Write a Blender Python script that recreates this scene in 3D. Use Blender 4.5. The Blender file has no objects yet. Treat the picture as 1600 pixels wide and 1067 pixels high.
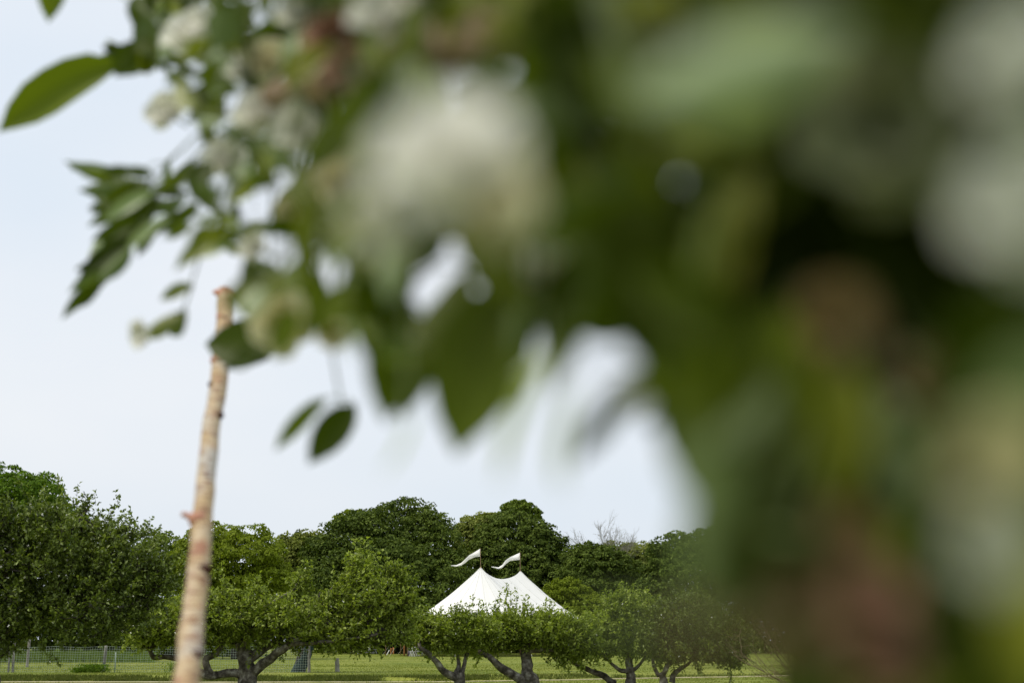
import bpy, math, random
import numpy as np
from mathutils import Vector, Matrix, noise

random.seed(7)
RNG = np.random.default_rng(7)
C = bpy.context.scene.collection
SC = bpy.context.scene

# ------------------------------------------------------------------ camera
F = 2222.2            # focal length in pixels of the 1600 px wide photograph
EYE = 1.5
PITCH = math.atan(466.5 / F)
cd = bpy.data.cameras.new('camera')
cam = bpy.data.objects.new('camera', cd)
C.objects.link(cam)
cam.location = (0, 0, EYE)
cam.rotation_euler = (math.pi / 2 + PITCH, 0, 0)
cd.lens = 50
cd.sensor_width = 36
cd.clip_start = 0.01
cd.clip_end = 3000
cd.dof.use_dof = True
cd.dof.focus_distance = 95
cd.dof.aperture_fstop = 2.7
cd.dof.aperture_blades = 0
SC.camera = cam

# ------------------------------------------------------------------ sky, sun, exposure
SUN_EL, SUN_AZ = math.radians(60), math.radians(-105)   # azimuth measured from +Y towards +X
w = bpy.data.worlds.new('World')
SC.world = w
w.use_nodes = True
nt = w.node_tree
nt.nodes.clear()
out = nt.nodes.new('ShaderNodeOutputWorld')
sky = nt.nodes.new('ShaderNodeTexSky')
sky.sky_type = 'NISHITA'
sky.sun_disc = False
sky.sun_elevation = SUN_EL
sky.sun_rotation = SUN_AZ
sky.air_density = 1.6
sky.dust_density = 4.0
sky.ozone_density = 1.0
bg1 = nt.nodes.new('ShaderNodeBackground')
bg1.inputs['Strength'].default_value = 0.07
nt.links.new(sky.outputs[0], bg1.inputs['Color'])
tc = nt.nodes.new('ShaderNodeTexCoord')
mp = nt.nodes.new('ShaderNodeMapping')
mp.inputs['Scale'].default_value = (1.0, 1.0, 2.6)
nt.links.new(tc.outputs['Generated'], mp.inputs['Vector'])
cn = nt.nodes.new('ShaderNodeTexNoise')
cn.inputs['Scale'].default_value = 2.2
cn.inputs['Detail'].default_value = 4
cn.inputs['Roughness'].default_value = 0.45
nt.links.new(mp.outputs[0], cn.inputs['Vector'])
cr = nt.nodes.new('ShaderNodeValToRGB')
cr.color_ramp.elements[0].position = 0.35
cr.color_ramp.elements[0].color = (0.79, 0.87, 0.965, 1)
cr.color_ramp.elements[1].position = 0.68
cr.color_ramp.elements[1].color = (0.91, 0.94, 0.99, 1)
nt.links.new(cn.outputs['Fac'], cr.inputs[0])
bg2 = nt.nodes.new('ShaderNodeBackground')
bg2.inputs['Strength'].default_value = 1.10
nt.links.new(cr.outputs[0], bg2.inputs['Color'])
mx = nt.nodes.new('ShaderNodeMixShader')
mx.inputs[0].default_value = 0.82       # thin overcast over most of the sky
nt.links.new(bg1.outputs[0], mx.inputs[1])
nt.links.new(bg2.outputs[0], mx.inputs[2])
nt.links.new(mx.outputs[0], out.inputs['Surface'])

sd = bpy.data.lights.new('sun', 'SUN')
sd.energy = 2.6
sd.angle = math.radians(12)
sd.color = (1.0, 0.93, 0.78)
so = bpy.data.objects.new('sun', sd)
C.objects.link(so)
sv = Vector((math.sin(SUN_AZ) * math.cos(SUN_EL), math.cos(SUN_AZ) * math.cos(SUN_EL), math.sin(SUN_EL)))
so.rotation_euler = sv.to_track_quat('Z', 'Y').to_euler()
so.location = sv * 50
SC.view_settings.view_transform = 'Standard'
SC.view_settings.look = 'None'
SC.view_settings.gamma = 1.0
SC.view_settings.exposure = 0.0
SC.view_settings.use_curve_mapping = False
SC.cycles.use_denoising = True
SC.cycles.max_bounces = 6
SC.cycles.diffuse_bounces = 3
SC.cycles.glossy_bounces = 2
SC.cycles.transmission_bounces = 4
SC.cycles.transparent_max_bounces = 4

# ------------------------------------------------------------------ helpers
cp, sp_ = math.cos(PITCH), math.sin(PITCH)


def P(px, py, Y, dz=0.0):
    """world point at depth Y seen at pixel (px, py) of the 1600x1067 photograph"""
    a = (px - 800) / F
    b = (533.5 - py) / F
    dy = cp - b * sp_
    s = Y / dy
    return Vector((a * s, Y, EYE + (sp_ + b * cp) * s + dz))


def mpp(Y):
    return Y / F * 1.02


def tag(o, label=None, cat=None, group=None, kind=None):
    if label: o['label'] = label
    if cat: o['category'] = cat
    if group: o['group'] = group
    if kind: o['kind'] = kind
    return o


def empty(name, loc, label=None, cat=None, group=None):
    o = bpy.data.objects.new(name, None)
    C.objects.link(o)
    o.location = loc
    o.empty_display_size = 0.1
    return tag(o, label, cat, group)


def link(name, me, parent=None):
    """mesh in world coordinates; parent is an unrotated empty"""
    o = bpy.data.objects.new(name, me)
    C.objects.link(o)
    if parent is not None:
        o.parent = parent
        o.matrix_parent_inverse = Matrix.Translation(root_loc(parent)).inverted()
    return o


def root_loc(p):
    while p.parent is not None:
        p = p.parent
    return p.location


def mesh_np(name, V, Fc, mat, smooth=False):
    """V (n,3), Fc (m,k) all faces with k corners"""
    V = np.asarray(V, dtype=np.float32)
    Fc = np.asarray(Fc, dtype=np.int32)
    me = bpy.data.meshes.new(name)
    m, k = Fc.shape
    me.vertices.add(len(V))
    me.vertices.foreach_set('co', V.ravel())
    me.loops.add(m * k)
    me.loops.foreach_set('vertex_index', Fc.ravel())
    me.polygons.add(m)
    me.polygons.foreach_set('loop_start', np.arange(0, m * k, k, dtype=np.int32))
    me.polygons.foreach_set('loop_total', np.full(m, k, dtype=np.int32))
    if smooth:
        me.polygons.foreach_set('use_smooth', np.ones(m, dtype=bool))
    me.update(calc_edges=True)
    me.validate()
    if mat: me.materials.append(mat)
    return me


def mesh_py(name, V, Fc, mat, smooth=False):
    me = bpy.data.meshes.new(name)
    me.from_pydata([tuple(v) for v in V], [], Fc)
    if smooth:
        for p in me.polygons: p.use_smooth = True
    me.update()
    if mat: me.materials.append(mat)
    return me


def norm(a):
    return a / np.maximum(np.linalg.norm(a, axis=-1, keepdims=True), 1e-9)


def leaf_arrays(cen, d, n, L, W, fold=0.25):
    """diamond leaves folded on the midrib: base, side, tip, side; two triangles each"""
    d = norm(d)
    s = norm(np.cross(d, n))
    n2 = norm(np.cross(s, d))
    L = np.asarray(L).reshape(-1, 1)
    W = np.asarray(W).reshape(-1, 1)
    b = cen
    t = cen + d * L - n2 * L * 0.10
    m = cen + d * L * 0.45
    l = m + s * W * 0.5 + n2 * W * fold
    r = m - s * W * 0.5 + n2 * W * fold
    V = np.stack([b, l, t, r], axis=1).reshape(-1, 3)
    k = np.arange(len(cen)) * 4
    T = np.stack([np.stack([k, k + 1, k + 2], 1), np.stack([k, k + 2, k + 3], 1)], 1).reshape(-1, 3)
    return V, T


def rand_dirs(n, up=0.0):
    v = norm(RNG.normal(size=(n, 3)))
    v[:, 2] += up
    return norm(v)


def segs_arrays(A, B, ra, rb, n=4):
    A = np.asarray(A, float); B = np.asarray(B, float)
    ra = np.asarray(ra, float).reshape(-1, 1); rb = np.asarray(rb, float).reshape(-1, 1)
    d = norm(B - A)
    ref = np.where(np.abs(d[:, 2:3]) > 0.9, np.array([[1., 0, 0]]), np.array([[0, 0, 1.]]))
    u = norm(np.cross(d, ref)); v = np.cross(d, u)
    ring = []
    for q in range(n):
        a = 2 * math.pi * q / n
        ring.append(A + (u * math.cos(a) + v * math.sin(a)) * ra)
    for q in range(n):
        a = 2 * math.pi * q / n
        ring.append(B + (u * math.cos(a) + v * math.sin(a)) * rb)
    V = np.stack(ring, 1).reshape(-1, 3)
    k = np.arange(len(A)) * 2 * n
    Fq = []
    for q in range(n):
        q2 = (q + 1) % n
        Fq.append(np.stack([k + q, k + q2, k + n + q2, k + n + q], 1))
    return V, np.stack(Fq, 1).reshape(-1, 4)


def catmull(pts, rad, sub=4):
    P_ = [Vector(p) for p in pts]
    O, R = [], []
    for i in range(len(P_) - 1):
        p0 = P_[max(i - 1, 0)]; p1 = P_[i]; p2 = P_[i + 1]; p3 = P_[min(i + 2, len(P_) - 1)]
        for s in range(sub):
            t = s / sub
            O.append(0.5 * ((2 * p1) + (p2 - p0) * t + (2 * p0 - 5 * p1 + 4 * p2 - p3) * t * t + (3 * p1 - p0 - 3 * p2 + p3) * t ** 3))
            R.append(rad[i] * (1 - t) + rad[i + 1] * t)
    O.append(P_[-1]); R.append(rad[-1])
    return O, R


def tube(name, pts, rad, mat, sides=12, sub=4, rough=0.0, freq=1.0, parent=None, cap=True, wob=0.0):
    O, R = catmull(pts, rad, sub)
    V, Fc = [], []
    up = Vector((0, 0, 1))
    u = None
    for i, p in enumerate(O):
        if i == 0: t = O[1] - O[0]
        elif i == len(O) - 1: t = O[-1] - O[-2]
        else: t = O[i + 1] - O[i - 1]
        t.normalize()
        if u is None:
            u = t.orthogonal().normalized()
        else:
            u = (u - t * u.dot(t)).normalized()
        v = t.cross(u)
        q = p.copy()
        if wob and 0 < i < len(O) - 1:
            q += Vector((noise.noise(p * freq * 0.6), noise.noise(p * freq * 0.6 + Vector((9, 3, 1))), noise.noise(p * freq * 0.6 + Vector((2, 8, 5))))) * wob
        for k in range(sides):
            a = 2 * math.pi * k / sides
            dr = (u * math.cos(a) + v * math.sin(a))
            f = 1.0 + rough * (noise.noise((q + dr * R[i]) * freq) + 0.5 * noise.noise((q + dr * R[i]) * freq * 2.7))
            V.append(q + dr * R[i] * f)
    n = len(O)
    for i in range(n - 1):
        for k in range(sides):
            k2 = (k + 1) % sides
            Fc.append((i * sides + k, i * sides + k2, (i + 1) * sides + k2, (i + 1) * sides + k))
    if cap:
        Fc.append(tuple(range((n - 1) * sides, n * sides)))
        Fc.append(tuple(reversed(range(sides))))
    me = mesh_py(name, V, Fc, mat, True)
    return link(name, me, parent)


def box_arrays(lo, hi):
    x0, y0, z0 = lo; x1, y1, z1 = hi
    V = [(x0, y0, z0), (x1, y0, z0), (x1, y1, z0), (x0, y1, z0), (x0, y0, z1), (x1, y0, z1), (x1, y1, z1), (x0, y1, z1)]
    Fc = [(0, 3, 2, 1), (4, 5, 6, 7), (0, 1, 5, 4), (1, 2, 6, 5), (2, 3, 7, 6), (3, 0, 4, 7)]
    return V, Fc


# ------------------------------------------------------------------ materials
def new_mat(name):
    m = bpy.data.materials.new(name)
    m.use_nodes = True
    t = m.node_tree
    t.nodes.clear()
    o = t.nodes.new('ShaderNodeOutputMaterial')
    return m, t, o


def ramp(t, fac, stops):
    r = t.nodes.new('ShaderNodeValToRGB')
    e = r.color_ramp.elements
    e[0].position, e[0].color = stops[0][0], (*stops[0][1], 1)
    e[1].position, e[1].color = stops[-1][0], (*stops[-1][1], 1)
    for p, c in stops[1:-1]:
        x = e.new(p); x.color = (*c, 1)
    t.links.new(fac, r.inputs[0])
    return r.outputs[0]


def noise_node(t, scale, detail=3, rough=0.5, coord='Object', vec=None, dist=0.0):
    if vec is None:
        tc = t.nodes.new('ShaderNodeTexCoord')
        vec = tc.outputs[coord]
    n = t.nodes.new('ShaderNodeTexNoise')
    n.inputs['Scale'].default_value = scale
    n.inputs['Detail'].default_value = detail
    n.inputs['Roughness'].default_value = rough
    n.inputs['Distortion'].default_value = dist
    t.links.new(vec, n.inputs['Vector'])
    return n.outputs['Fac']


def mixc(t, a, b, fac, mode='MIX'):
    m = t.nodes.new('ShaderNodeMix')
    m.data_type = 'RGBA'; m.blend_type = mode
    for sock, v in ((m.inputs[0], fac), (m.inputs[6], a), (m.inputs[7], b)):
        if hasattr(v, 'is_linked') or isinstance(v, bpy.types.NodeSocket): t.links.new(v, sock)
        elif isinstance(v, (int, float)): sock.default_value = v
        else: sock.default_value = (*v, 1)
    return m.outputs[2]


def foliage_mat(name, dark, mid, light, transl=0.3, spec=0.35, rough=0.5, back=None, patch=0.25, by_object=False):
    m, t, o = new_mat(name)
    if by_object:
        g = t.nodes.new('ShaderNodeObjectInfo'); f = g.outputs['Random']
    else:
        g = t.nodes.new('ShaderNodeNewGeometry'); f = g.outputs['Random Per Island']
    c = ramp(t, f, [(0.0, dark), (0.5, mid), (1.0, light)])
    if patch:
        tcg = t.nodes.new('ShaderNodeNewGeometry')
        pn = noise_node(t, patch, 2, 0.5, vec=tcg.outputs['Position'])
        c2 = mixc(t, c, tuple(x * 1.35 for x in light), 0.5, 'MIX')
        pr = ramp(t, pn, [(0.42, (0, 0, 0)), (0.62, (1, 1, 1))])
        mm = t.nodes.new('ShaderNodeMath'); mm.operation = 'MULTIPLY'; mm.inputs[1].default_value = 0.5
        t.links.new(pr, mm.inputs[0])
        c = mixc(t, c, c2, mm.outputs[0])
    if back:
        gb = t.nodes.new('ShaderNodeNewGeometry')
        mb = t.nodes.new('ShaderNodeMath'); mb.operation = 'MULTIPLY'; mb.inputs[1].default_value = 0.8
        t.links.new(gb.outputs['Backfacing'], mb.inputs[0])
        c = mixc(t, c, back, mb.outputs[0])
    b = t.nodes.new('ShaderNodeBsdfPrincipled')
    b.inputs['Roughness'].default_value = rough
    b.inputs['Specular IOR Level'].default_value = spec
    t.links.new(c, b.inputs['Base Color'])
    tr = t.nodes.new('ShaderNodeBsdfTranslucent')
    ct = mixc(t, c, (1.25, 1.35, 0.45), 1.0, 'MULTIPLY')
    t.links.new(ct, tr.inputs['Color'])
    mx = t.nodes.new('ShaderNodeMixShader'); mx.inputs[0].default_value = transl
    t.links.new(b.outputs[0], mx.inputs[1]); t.links.new(tr.outputs[0], mx.inputs[2])
    t.links.new(mx.outputs[0], o.inputs['Surface'])
    return m


def plain_mat(name, col, rough=0.7, spec=0.3, var=0.12, scale=8.0, bump=0.0, stops=None, bscale=None, transl=0.0, stretch=None):
    m, t, o = new_mat(name)
    tcn = t.nodes.new('ShaderNodeNewGeometry')
    vec = tcn.outputs['Position']
    if stretch:
        mp = t.nodes.new('ShaderNodeMapping'); mp.inputs['Scale'].default_value = stretch
        t.links.new(vec, mp.inputs['Vector']); vec = mp.outputs[0]
    nz = noise_node(t, scale, 5, 0.6, vec=vec)
    if stops: c = ramp(t, nz, stops)
    else: c = ramp(t, nz, [(0.3, tuple(max(0, x * (1 - var)) for x in col)), (0.7, tuple(x * (1 + var) for x in col))])
    b = t.nodes.new('ShaderNodeBsdfPrincipled')
    b.inputs['Roughness'].default_value = rough
    b.inputs['Specular IOR Level'].default_value = spec
    t.links.new(c, b.inputs['Base Color'])
    if bump:
        bn = noise_node(t, bscale or scale * 2, 6, 0.65, vec=vec)
        bp = t.nodes.new('ShaderNodeBump'); bp.inputs['Strength'].default_value = 1.0
        bp.inputs['Distance'].default_value = bump
        t.links.new(bn, bp.inputs['Height']); t.links.new(bp.outputs[0], b.inputs['Normal'])
    if transl:
        tr = t.nodes.new('ShaderNodeBsdfTranslucent'); t.links.new(c, tr.inputs['Color'])
        mx = t.nodes.new('ShaderNodeMixShader'); mx.inputs[0].default_value = transl
        t.links.new(b.outputs[0], mx.inputs[1]); t.links.new(tr.outputs[0], mx.inputs[2])
        t.links.new(mx.outputs[0], o.inputs['Surface'])
    else:
        t.links.new(b.outputs[0], o.inputs['Surface'])
    return m


M = {}
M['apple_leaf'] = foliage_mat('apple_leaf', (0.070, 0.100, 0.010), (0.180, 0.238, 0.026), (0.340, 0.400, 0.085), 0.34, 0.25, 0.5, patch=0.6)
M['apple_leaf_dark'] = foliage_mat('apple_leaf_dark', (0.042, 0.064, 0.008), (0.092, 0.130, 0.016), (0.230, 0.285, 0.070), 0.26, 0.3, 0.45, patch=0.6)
M['far_dark'] = foliage_mat('far_dark', (0.028, 0.048, 0.007), (0.060, 0.092, 0.012), (0.130, 0.172, 0.030), 0.2, 0.08, 0.6, patch=0.12)
M['far_mid'] = foliage_mat('far_mid', (0.052, 0.085, 0.008), (0.095, 0.140, 0.014), (0.165, 0.215, 0.032), 0.25, 0.08, 0.6, patch=0.12)
M['far_olive'] = foliage_mat('far_olive', (0.095, 0.120, 0.018), (0.165, 0.195, 0.034), (0.260, 0.290, 0.075), 0.25, 0.08, 0.6, patch=0.12)
M['far_light'] = foliage_mat('far_light', (0.090, 0.125, 0.008), (0.145, 0.190, 0.012), (0.215, 0.265, 0.028), 0.3, 0.08, 0.6, patch=0.12)
M['far_bright'] = foliage_mat('far_bright', (0.055, 0.105, 0.008), (0.090, 0.160, 0.012), (0.140, 0.220, 0.024), 0.3, 0.08, 0.6, patch=0.12)
M['bark_grey'] = plain_mat('bark_grey', (0.1, 0.09, 0.08), 0.9, 0.2, scale=5.0, bump=0.05, bscale=9,
                           stops=[(0.30, (0.03, 0.026, 0.02)), (0.46, (0.095, 0.082, 0.066)), (0.58, (0.20, 0.18, 0.15)), (0.70, (0.36, 0.35, 0.31))])
M['bark_dark'] = plain_mat('bark_dark', (0.04, 0.034, 0.028), 0.9, 0.2, 0.4, 6.0)
M['bark_pale'] = plain_mat('bark_pale', (0.26, 0.25, 0.20), 0.85, 0.2, 0.35, 4.0)
M['petal_white'] = plain_mat('petal_white', (0.89, 0.88, 0.82), 0.6, 0.25, 0.08, 60.0, transl=0.35)
M['petal_cream'] = plain_mat('petal_cream', (0.78, 0.73, 0.50), 0.6, 0.25, 0.10, 60.0, transl=0.35)
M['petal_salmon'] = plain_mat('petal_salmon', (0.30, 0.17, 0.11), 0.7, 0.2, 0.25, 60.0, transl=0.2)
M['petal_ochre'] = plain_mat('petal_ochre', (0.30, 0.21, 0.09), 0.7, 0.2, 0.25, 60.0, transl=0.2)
M['petal_antique'] = plain_mat('petal_antique', (0.62, 0.64, 0.55), 0.6, 0.25, 0.10, 60.0, transl=0.25)  # white petals of the right edge roses, shade put into the colour
M['petal_green'] = plain_mat('petal_green', (0.27, 0.29, 0.17), 0.6, 0.25, 0.15, 60.0, transl=0.25)  # rose petals greyed and darkened, painted shade
M['petal_straw'] = plain_mat('petal_straw', (0.50, 0.47, 0.24), 0.6, 0.25, 0.12, 60.0, transl=0.25)  # cream petals dulled to carry the shade at the right
M['sepal'] = plain_mat('sepal', (0.10, 0.16, 0.03), 0.6, 0.3, 0.2, 50.0)
M['stem'] = plain_mat('stem', (0.10, 0.13, 0.04), 0.6, 0.3, 0.3, 60.0)
M['tent'] = plain_mat('tent_canvas', (0.90, 0.89, 0.87), 0.8, 0.2, 0.03, 0.5, transl=0.15)
M['seam'] = plain_mat('tent_seam', (0.62, 0.62, 0.60), 0.8, 0.2, 0.03, 0.5)
M['white_paint'] = plain_mat('white_paint', (0.85, 0.85, 0.85), 0.5, 0.4, 0.05, 3.0)
M['wood_pole'] = plain_mat('wood_pole', (0.30, 0.20, 0.12), 0.7, 0.3, 0.2, 6.0)
M['orange_wood'] = plain_mat('orange_wood', (0.50, 0.22, 0.07), 0.6, 0.3, 0.15, 6.0)
M['lilac'] = plain_mat('lilac_cloth', (0.48, 0.38, 0.52), 0.8, 0.2, 0.06, 3.0)
M['wire'] = plain_mat('wire', (0.30, 0.36, 0.30), 0.5, 0.5, 0.2, 2.0)
M['guard_wire'] = plain_mat('guard_wire', (0.04, 0.075, 0.075), 0.6, 0.3, 0.2, 2.0)
M['rope'] = plain_mat('rope', (0.6, 0.58, 0.52), 0.8, 0.2, 0.1, 3.0)
M['post_grey'] = plain_mat('post_grey', (0.22, 0.20, 0.18), 0.9, 0.2, 0.5, 7.0, bump=0.02)
M['flower_leaf'] = foliage_mat('flower_leaf', (0.034, 0.052, 0.004), (0.075, 0.108, 0.007), (0.140, 0.180, 0.014), 0.38, 0.13, 0.45,
                               back=(0.14, 0.19, 0.08), patch=0, by_object=True)
M['flower_leaf_shaded'] = foliage_mat('flower_leaf_shaded', (0.014, 0.022, 0.002), (0.036, 0.052, 0.003), (0.070, 0.092, 0.005), 0.3, 0.06, 0.55, patch=0, by_object=True)  # shaded copy of the arch leaves, foliage shade painted into the colour
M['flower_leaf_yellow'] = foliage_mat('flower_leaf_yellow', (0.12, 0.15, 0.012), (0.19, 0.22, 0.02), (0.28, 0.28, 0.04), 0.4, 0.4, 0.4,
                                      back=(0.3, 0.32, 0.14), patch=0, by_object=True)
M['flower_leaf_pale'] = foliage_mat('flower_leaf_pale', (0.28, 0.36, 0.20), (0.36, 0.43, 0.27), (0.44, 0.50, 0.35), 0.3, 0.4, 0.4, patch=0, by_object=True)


def bark_birch():
    m, t, o = new_mat('birch_bark')
    g = t.nodes.new('ShaderNodeNewGeometry')
    n1 = noise_node(t, 9.0, 3, 0.5, vec=g.outputs['Position'])
    c = ramp(t, n1, [(0.32, (0.30, 0.18, 0.10)), (0.44, (0.46, 0.33, 0.18)), (0.54, (0.50, 0.39, 0.26)), (0.66, (0.46, 0.42, 0.37))])
    mpn = t.nodes.new('ShaderNodeMapping'); mpn.inputs['Scale'].default_value = (25, 25, 160)
    t.links.new(g.outputs['Position'], mpn.inputs['Vector'])
    n2 = noise_node(t, 1.0, 2, 0.6, vec=mpn.outputs[0])
    f2 = ramp(t, n2, [(0.54, (0, 0, 0)), (0.64, (1, 1, 1))])
    c = mixc(t, c, (0.20, 0.09, 0.05), f2)
    n3 = noise_node(t, 22.0, 4, 0.6, vec=g.outputs['Position'])
    f3 = ramp(t, n3, [(0.60, (0, 0, 0)), (0.66, (0.8, 0.8, 0.8))])
    c = mixc(t, c, (0.30, 0.13, 0.08), f3)
    b = t.nodes.new('ShaderNodeBsdfPrincipled'); b.inputs['Roughness'].default_value = 0.6
    b.inputs['Specular IOR Level'].default_value = 0.3
    t.links.new(c, b.inputs['Base Color'])
    bp = t.nodes.new('ShaderNodeBump'); bp.inputs['Distance'].default_value = 0.006
    t.links.new(n2, bp.inputs['Height']); t.links.new(bp.outputs[0], b.inputs['Normal'])
    t.links.new(b.outputs[0], o.inputs['Surface'])
    return m


M['birch'] = bark_birch()
M['knot'] = plain_mat('knot', (0.05, 0.018, 0.012), 0.8, 0.2, 0.4, 60.0)
M['cut_wood'] = plain_mat('cut_wood', (0.45, 0.22, 0.15), 0.7, 0.2, 0.2, 60.0)


def ground_mat():
    m, t, o = new_mat('lawn')
    g = t.nodes.new('ShaderNodeNewGeometry')
    pos = g.outputs['Position']
    n1 = noise_node(t, 0.12, 4, 0.55, vec=pos)
    c1 = ramp(t, n1, [(0.35, (0.135, 0.175, 0.026)), (0.55, (0.200, 0.230, 0.045)), (0.72, (0.245, 0.260, 0.070))])
    mpn = t.nodes.new('ShaderNodeMapping'); mpn.inputs['Scale'].default_value = (0.18, 1.1, 1)
    t.links.new(pos, mpn.inputs['Vector'])
    n2 = noise_node(t, 0.8, 5, 0.65, vec=mpn.outputs[0])     # mowing streaks
    c2 = ramp(t, n2, [(0.36, (0.50, 0.58, 0.42)), (0.52, (1, 1, 1)), (0.68, (1.38, 1.24, 1.20))])
    c = mixc(t, c1, c2, 1.0, 'MULTIPLY')
    n3 = noise_node(t, 9.0, 3, 0.7, vec=pos)
    c3 = ramp(t, n3, [(0.35, (0.6, 0.65, 0.5)), (0.65, (1.25, 1.2, 1.1))])
    c = mixc(t, c, c3, 1.0, 'MULTIPLY')
    b = t.nodes.new('ShaderNodeBsdfPrincipled'); b.inputs['Roughness'].default_value = 0.9
    b.inputs['Specular IOR Level'].default_value = 0.1
    t.links.new(c, b.inputs['Base Color'])
    t.links.new(b.outputs[0], o.inputs['Surface'])
    return m


M['lawn'] = ground_mat()
M['path'] = plain_mat('dry_path', (0.30, 0.26, 0.15), 0.95, 0.1, 0.2, 1.2,
                      stops=[(0.3, (0.17, 0.18, 0.07)), (0.5, (0.33, 0.29, 0.17)), (0.7, (0.42, 0.37, 0.25))])
M['blade'] = foliage_mat('grass_blade', (0.12, 0.16, 0.018), (0.19, 0.22, 0.035), (0.28, 0.29, 0.07), 0.25, 0.2, 0.7, patch=0)
M['blade_dark'] = foliage_mat('grass_blade_dark', (0.06, 0.085, 0.012), (0.10, 0.13, 0.02), (0.19, 0.20, 0.05), 0.2, 0.2, 0.7, patch=0)
M['blade_tall'] = foliage_mat('grass_blade_tall', (0.09, 0.14, 0.02), (0.13, 0.19, 0.03), (0.19, 0.25, 0.05), 0.25, 0.2, 0.7, patch=0)
M['dry'] = plain_mat('dry_twig', (0.20, 0.15, 0.10), 0.9, 0.1, 0.4, 3.0)


# ------------------------------------------------------------------ ground
def bank_y(X):
    return 61.5 + 0.9 * noise.noise(Vector((X * 0.13, 4.0, 0))) + 0.3 * noise.noise(Vector((X * 0.6, 1.0, 0))) + max(0.0, X + 3.0) * 0.62


def ground_z(X, Y):
    yb = bank_y(X)
    h = 0.17 * min(1.0, max(0.25, (3.0 - X) / 6.0))
    t = min(1.0, max(0.0, (Y - (yb - 0.5)) / 0.9))
    t = t * t * (3 - 2 * t)
    z = -0.17 + (0.17 - h) * 0 + 0.17 * t if X < 3 else -0.17 + 0.17 * min(1.0, max(0.0, (Y - (yb - 0.5)) / (0.9 + (X - 3) * 0.6)))
    return z + 0.05 * noise.noise(Vector((X * 0.05, Y * 0.05, 0)))


def build_ground():
    ys = list(np.concatenate([np.array([-1500, -600, -200, -80]), np.linspace(-30, 45, 16), np.linspace(48, 58, 11), np.linspace(58.5, 78, 100), np.linspace(80, 130, 26), np.linspace(140, 300, 17), np.array([400, 600, 900, 1400, 2200])]))
    xs = list(np.concatenate([np.array([-1500, -900, -500, -250, -120, -70]), np.linspace(-50, 50, 101), np.array([70, 120, 250, 500, 900, 1500])]))
    V = [(x, y, ground_z(x, y)) for y in ys for x in xs]
    nx = len(xs)
    Fc = [(j * nx + i, j * nx + i + 1, (j + 1) * nx + i + 1, (j + 1) * nx + i) for j in range(len(ys) - 1) for i in range(nx - 1)]
    o = link('ground', mesh_py('ground', V, Fc, M['lawn'], True))
    tag(o, kind='structure')
    # worn path following the foot of the bank
    V, Fc = [], []
    xs = np.linspace(-45, 45, 181)
    for i, x in enumerate(xs):
        y1 = bank_y(x) - 0.6
        y0 = y1 - 1.5 - 0.35 * noise.noise(Vector((x * 0.3, 0, 0)))
        for k in range(5):
            y = y0 + (y1 - y0) * k / 4
            V.append((x, y, ground_z(x, y) + 0.012))
    for i in range(len(xs) - 1):
        for k in range(4):
            a = i * 5 + k
            Fc.append((a, a + 5, a + 6, a + 1))
    o = link('path', mesh_py('path', V, Fc, M['path'], True))
    tag(o, kind='structure')


build_ground()


def blades(name, pts, h, wd, mat, label, lean=0.35):
    n = len(pts)
    pts = np.asarray(pts)
    a = RNG.uniform(0, 2 * math.pi, n)
    hh = h * RNG.uniform(0.5, 1.3, n)
    s = np.stack([np.cos(a), np.sin(a), np.zeros(n)], 1) * (wd * 0.5)
    l = np.stack([RNG.normal(0, lean, n), RNG.normal(0, lean, n), np.ones(n)], 1) * hh[:, None]
    V = np.stack([pts - s, pts + s, pts + l], 1).reshape(-1, 3)
    k = np.arange(n) * 3
    o = link(name, mesh_np(name, V, np.stack([k, k + 1, k + 2], 1), mat))
    tag(o, label, 'grass', kind='stuff')
    return o


def scatter(n, f):
    out = []
    while len(out) < n:
        p = f()
        if p is not None: out.append(p)
    return out


def lawn_pt():
    Y = random.uniform(46, 95) if random.random() < 0.75 else random.uniform(95, 150)
    X = random.uniform(-0.39, 0.39) * Y
    yb = bank_y(X)
    if yb - 2.1 < Y < yb - 0.5 and random.random() < 0.8: return None
    if noise.noise(Vector((X * 0.15, Y * 0.5, 3))) + random.uniform(-0.4, 0.4) < 0: return None
    return (X, Y, ground_z(X, Y))


blades('grass', scatter(90000, lawn_pt), 0.055, 0.035, M['blade'], 'short mown grass of the orchard lawn')


def bank_pt():
    X = random.uniform(-26, 5) if random.random() < 0.8 else random.uniform(5, 26)
    yb = bank_y(X)
    Y = yb + random.uniform(-0.45, 0.45)
    if X > -1 and random.random() < 0.6: return None
    if noise.noise(Vector((X * 0.7, Y, 5))) + random.uniform(-0.3, 0.5) < 0: return None
    return (X, Y, ground_z(X, Y))


blades('bank_grass', scatter(26000, bank_pt), 0.12, 0.035, M['blade_dark'], 'longer dark grass along the foot of the bank beside the path')


def tall_pt():
    Y = random.uniform(100, 128) + 1.5 * noise.noise(Vector((random.random() * 9, 1, 1)))
    X = random.uniform(-0.42, -0.245) * Y
    if X / Y > -0.27 and random.random() < 0.6: return None
    return (X, Y, ground_z(X, Y))


blades('meadow_grass', scatter(40000, tall_pt), 0.55, 0.10, M['blade_tall'], 'tall uncut meadow grass behind the wire fence', 0.25)


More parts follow.
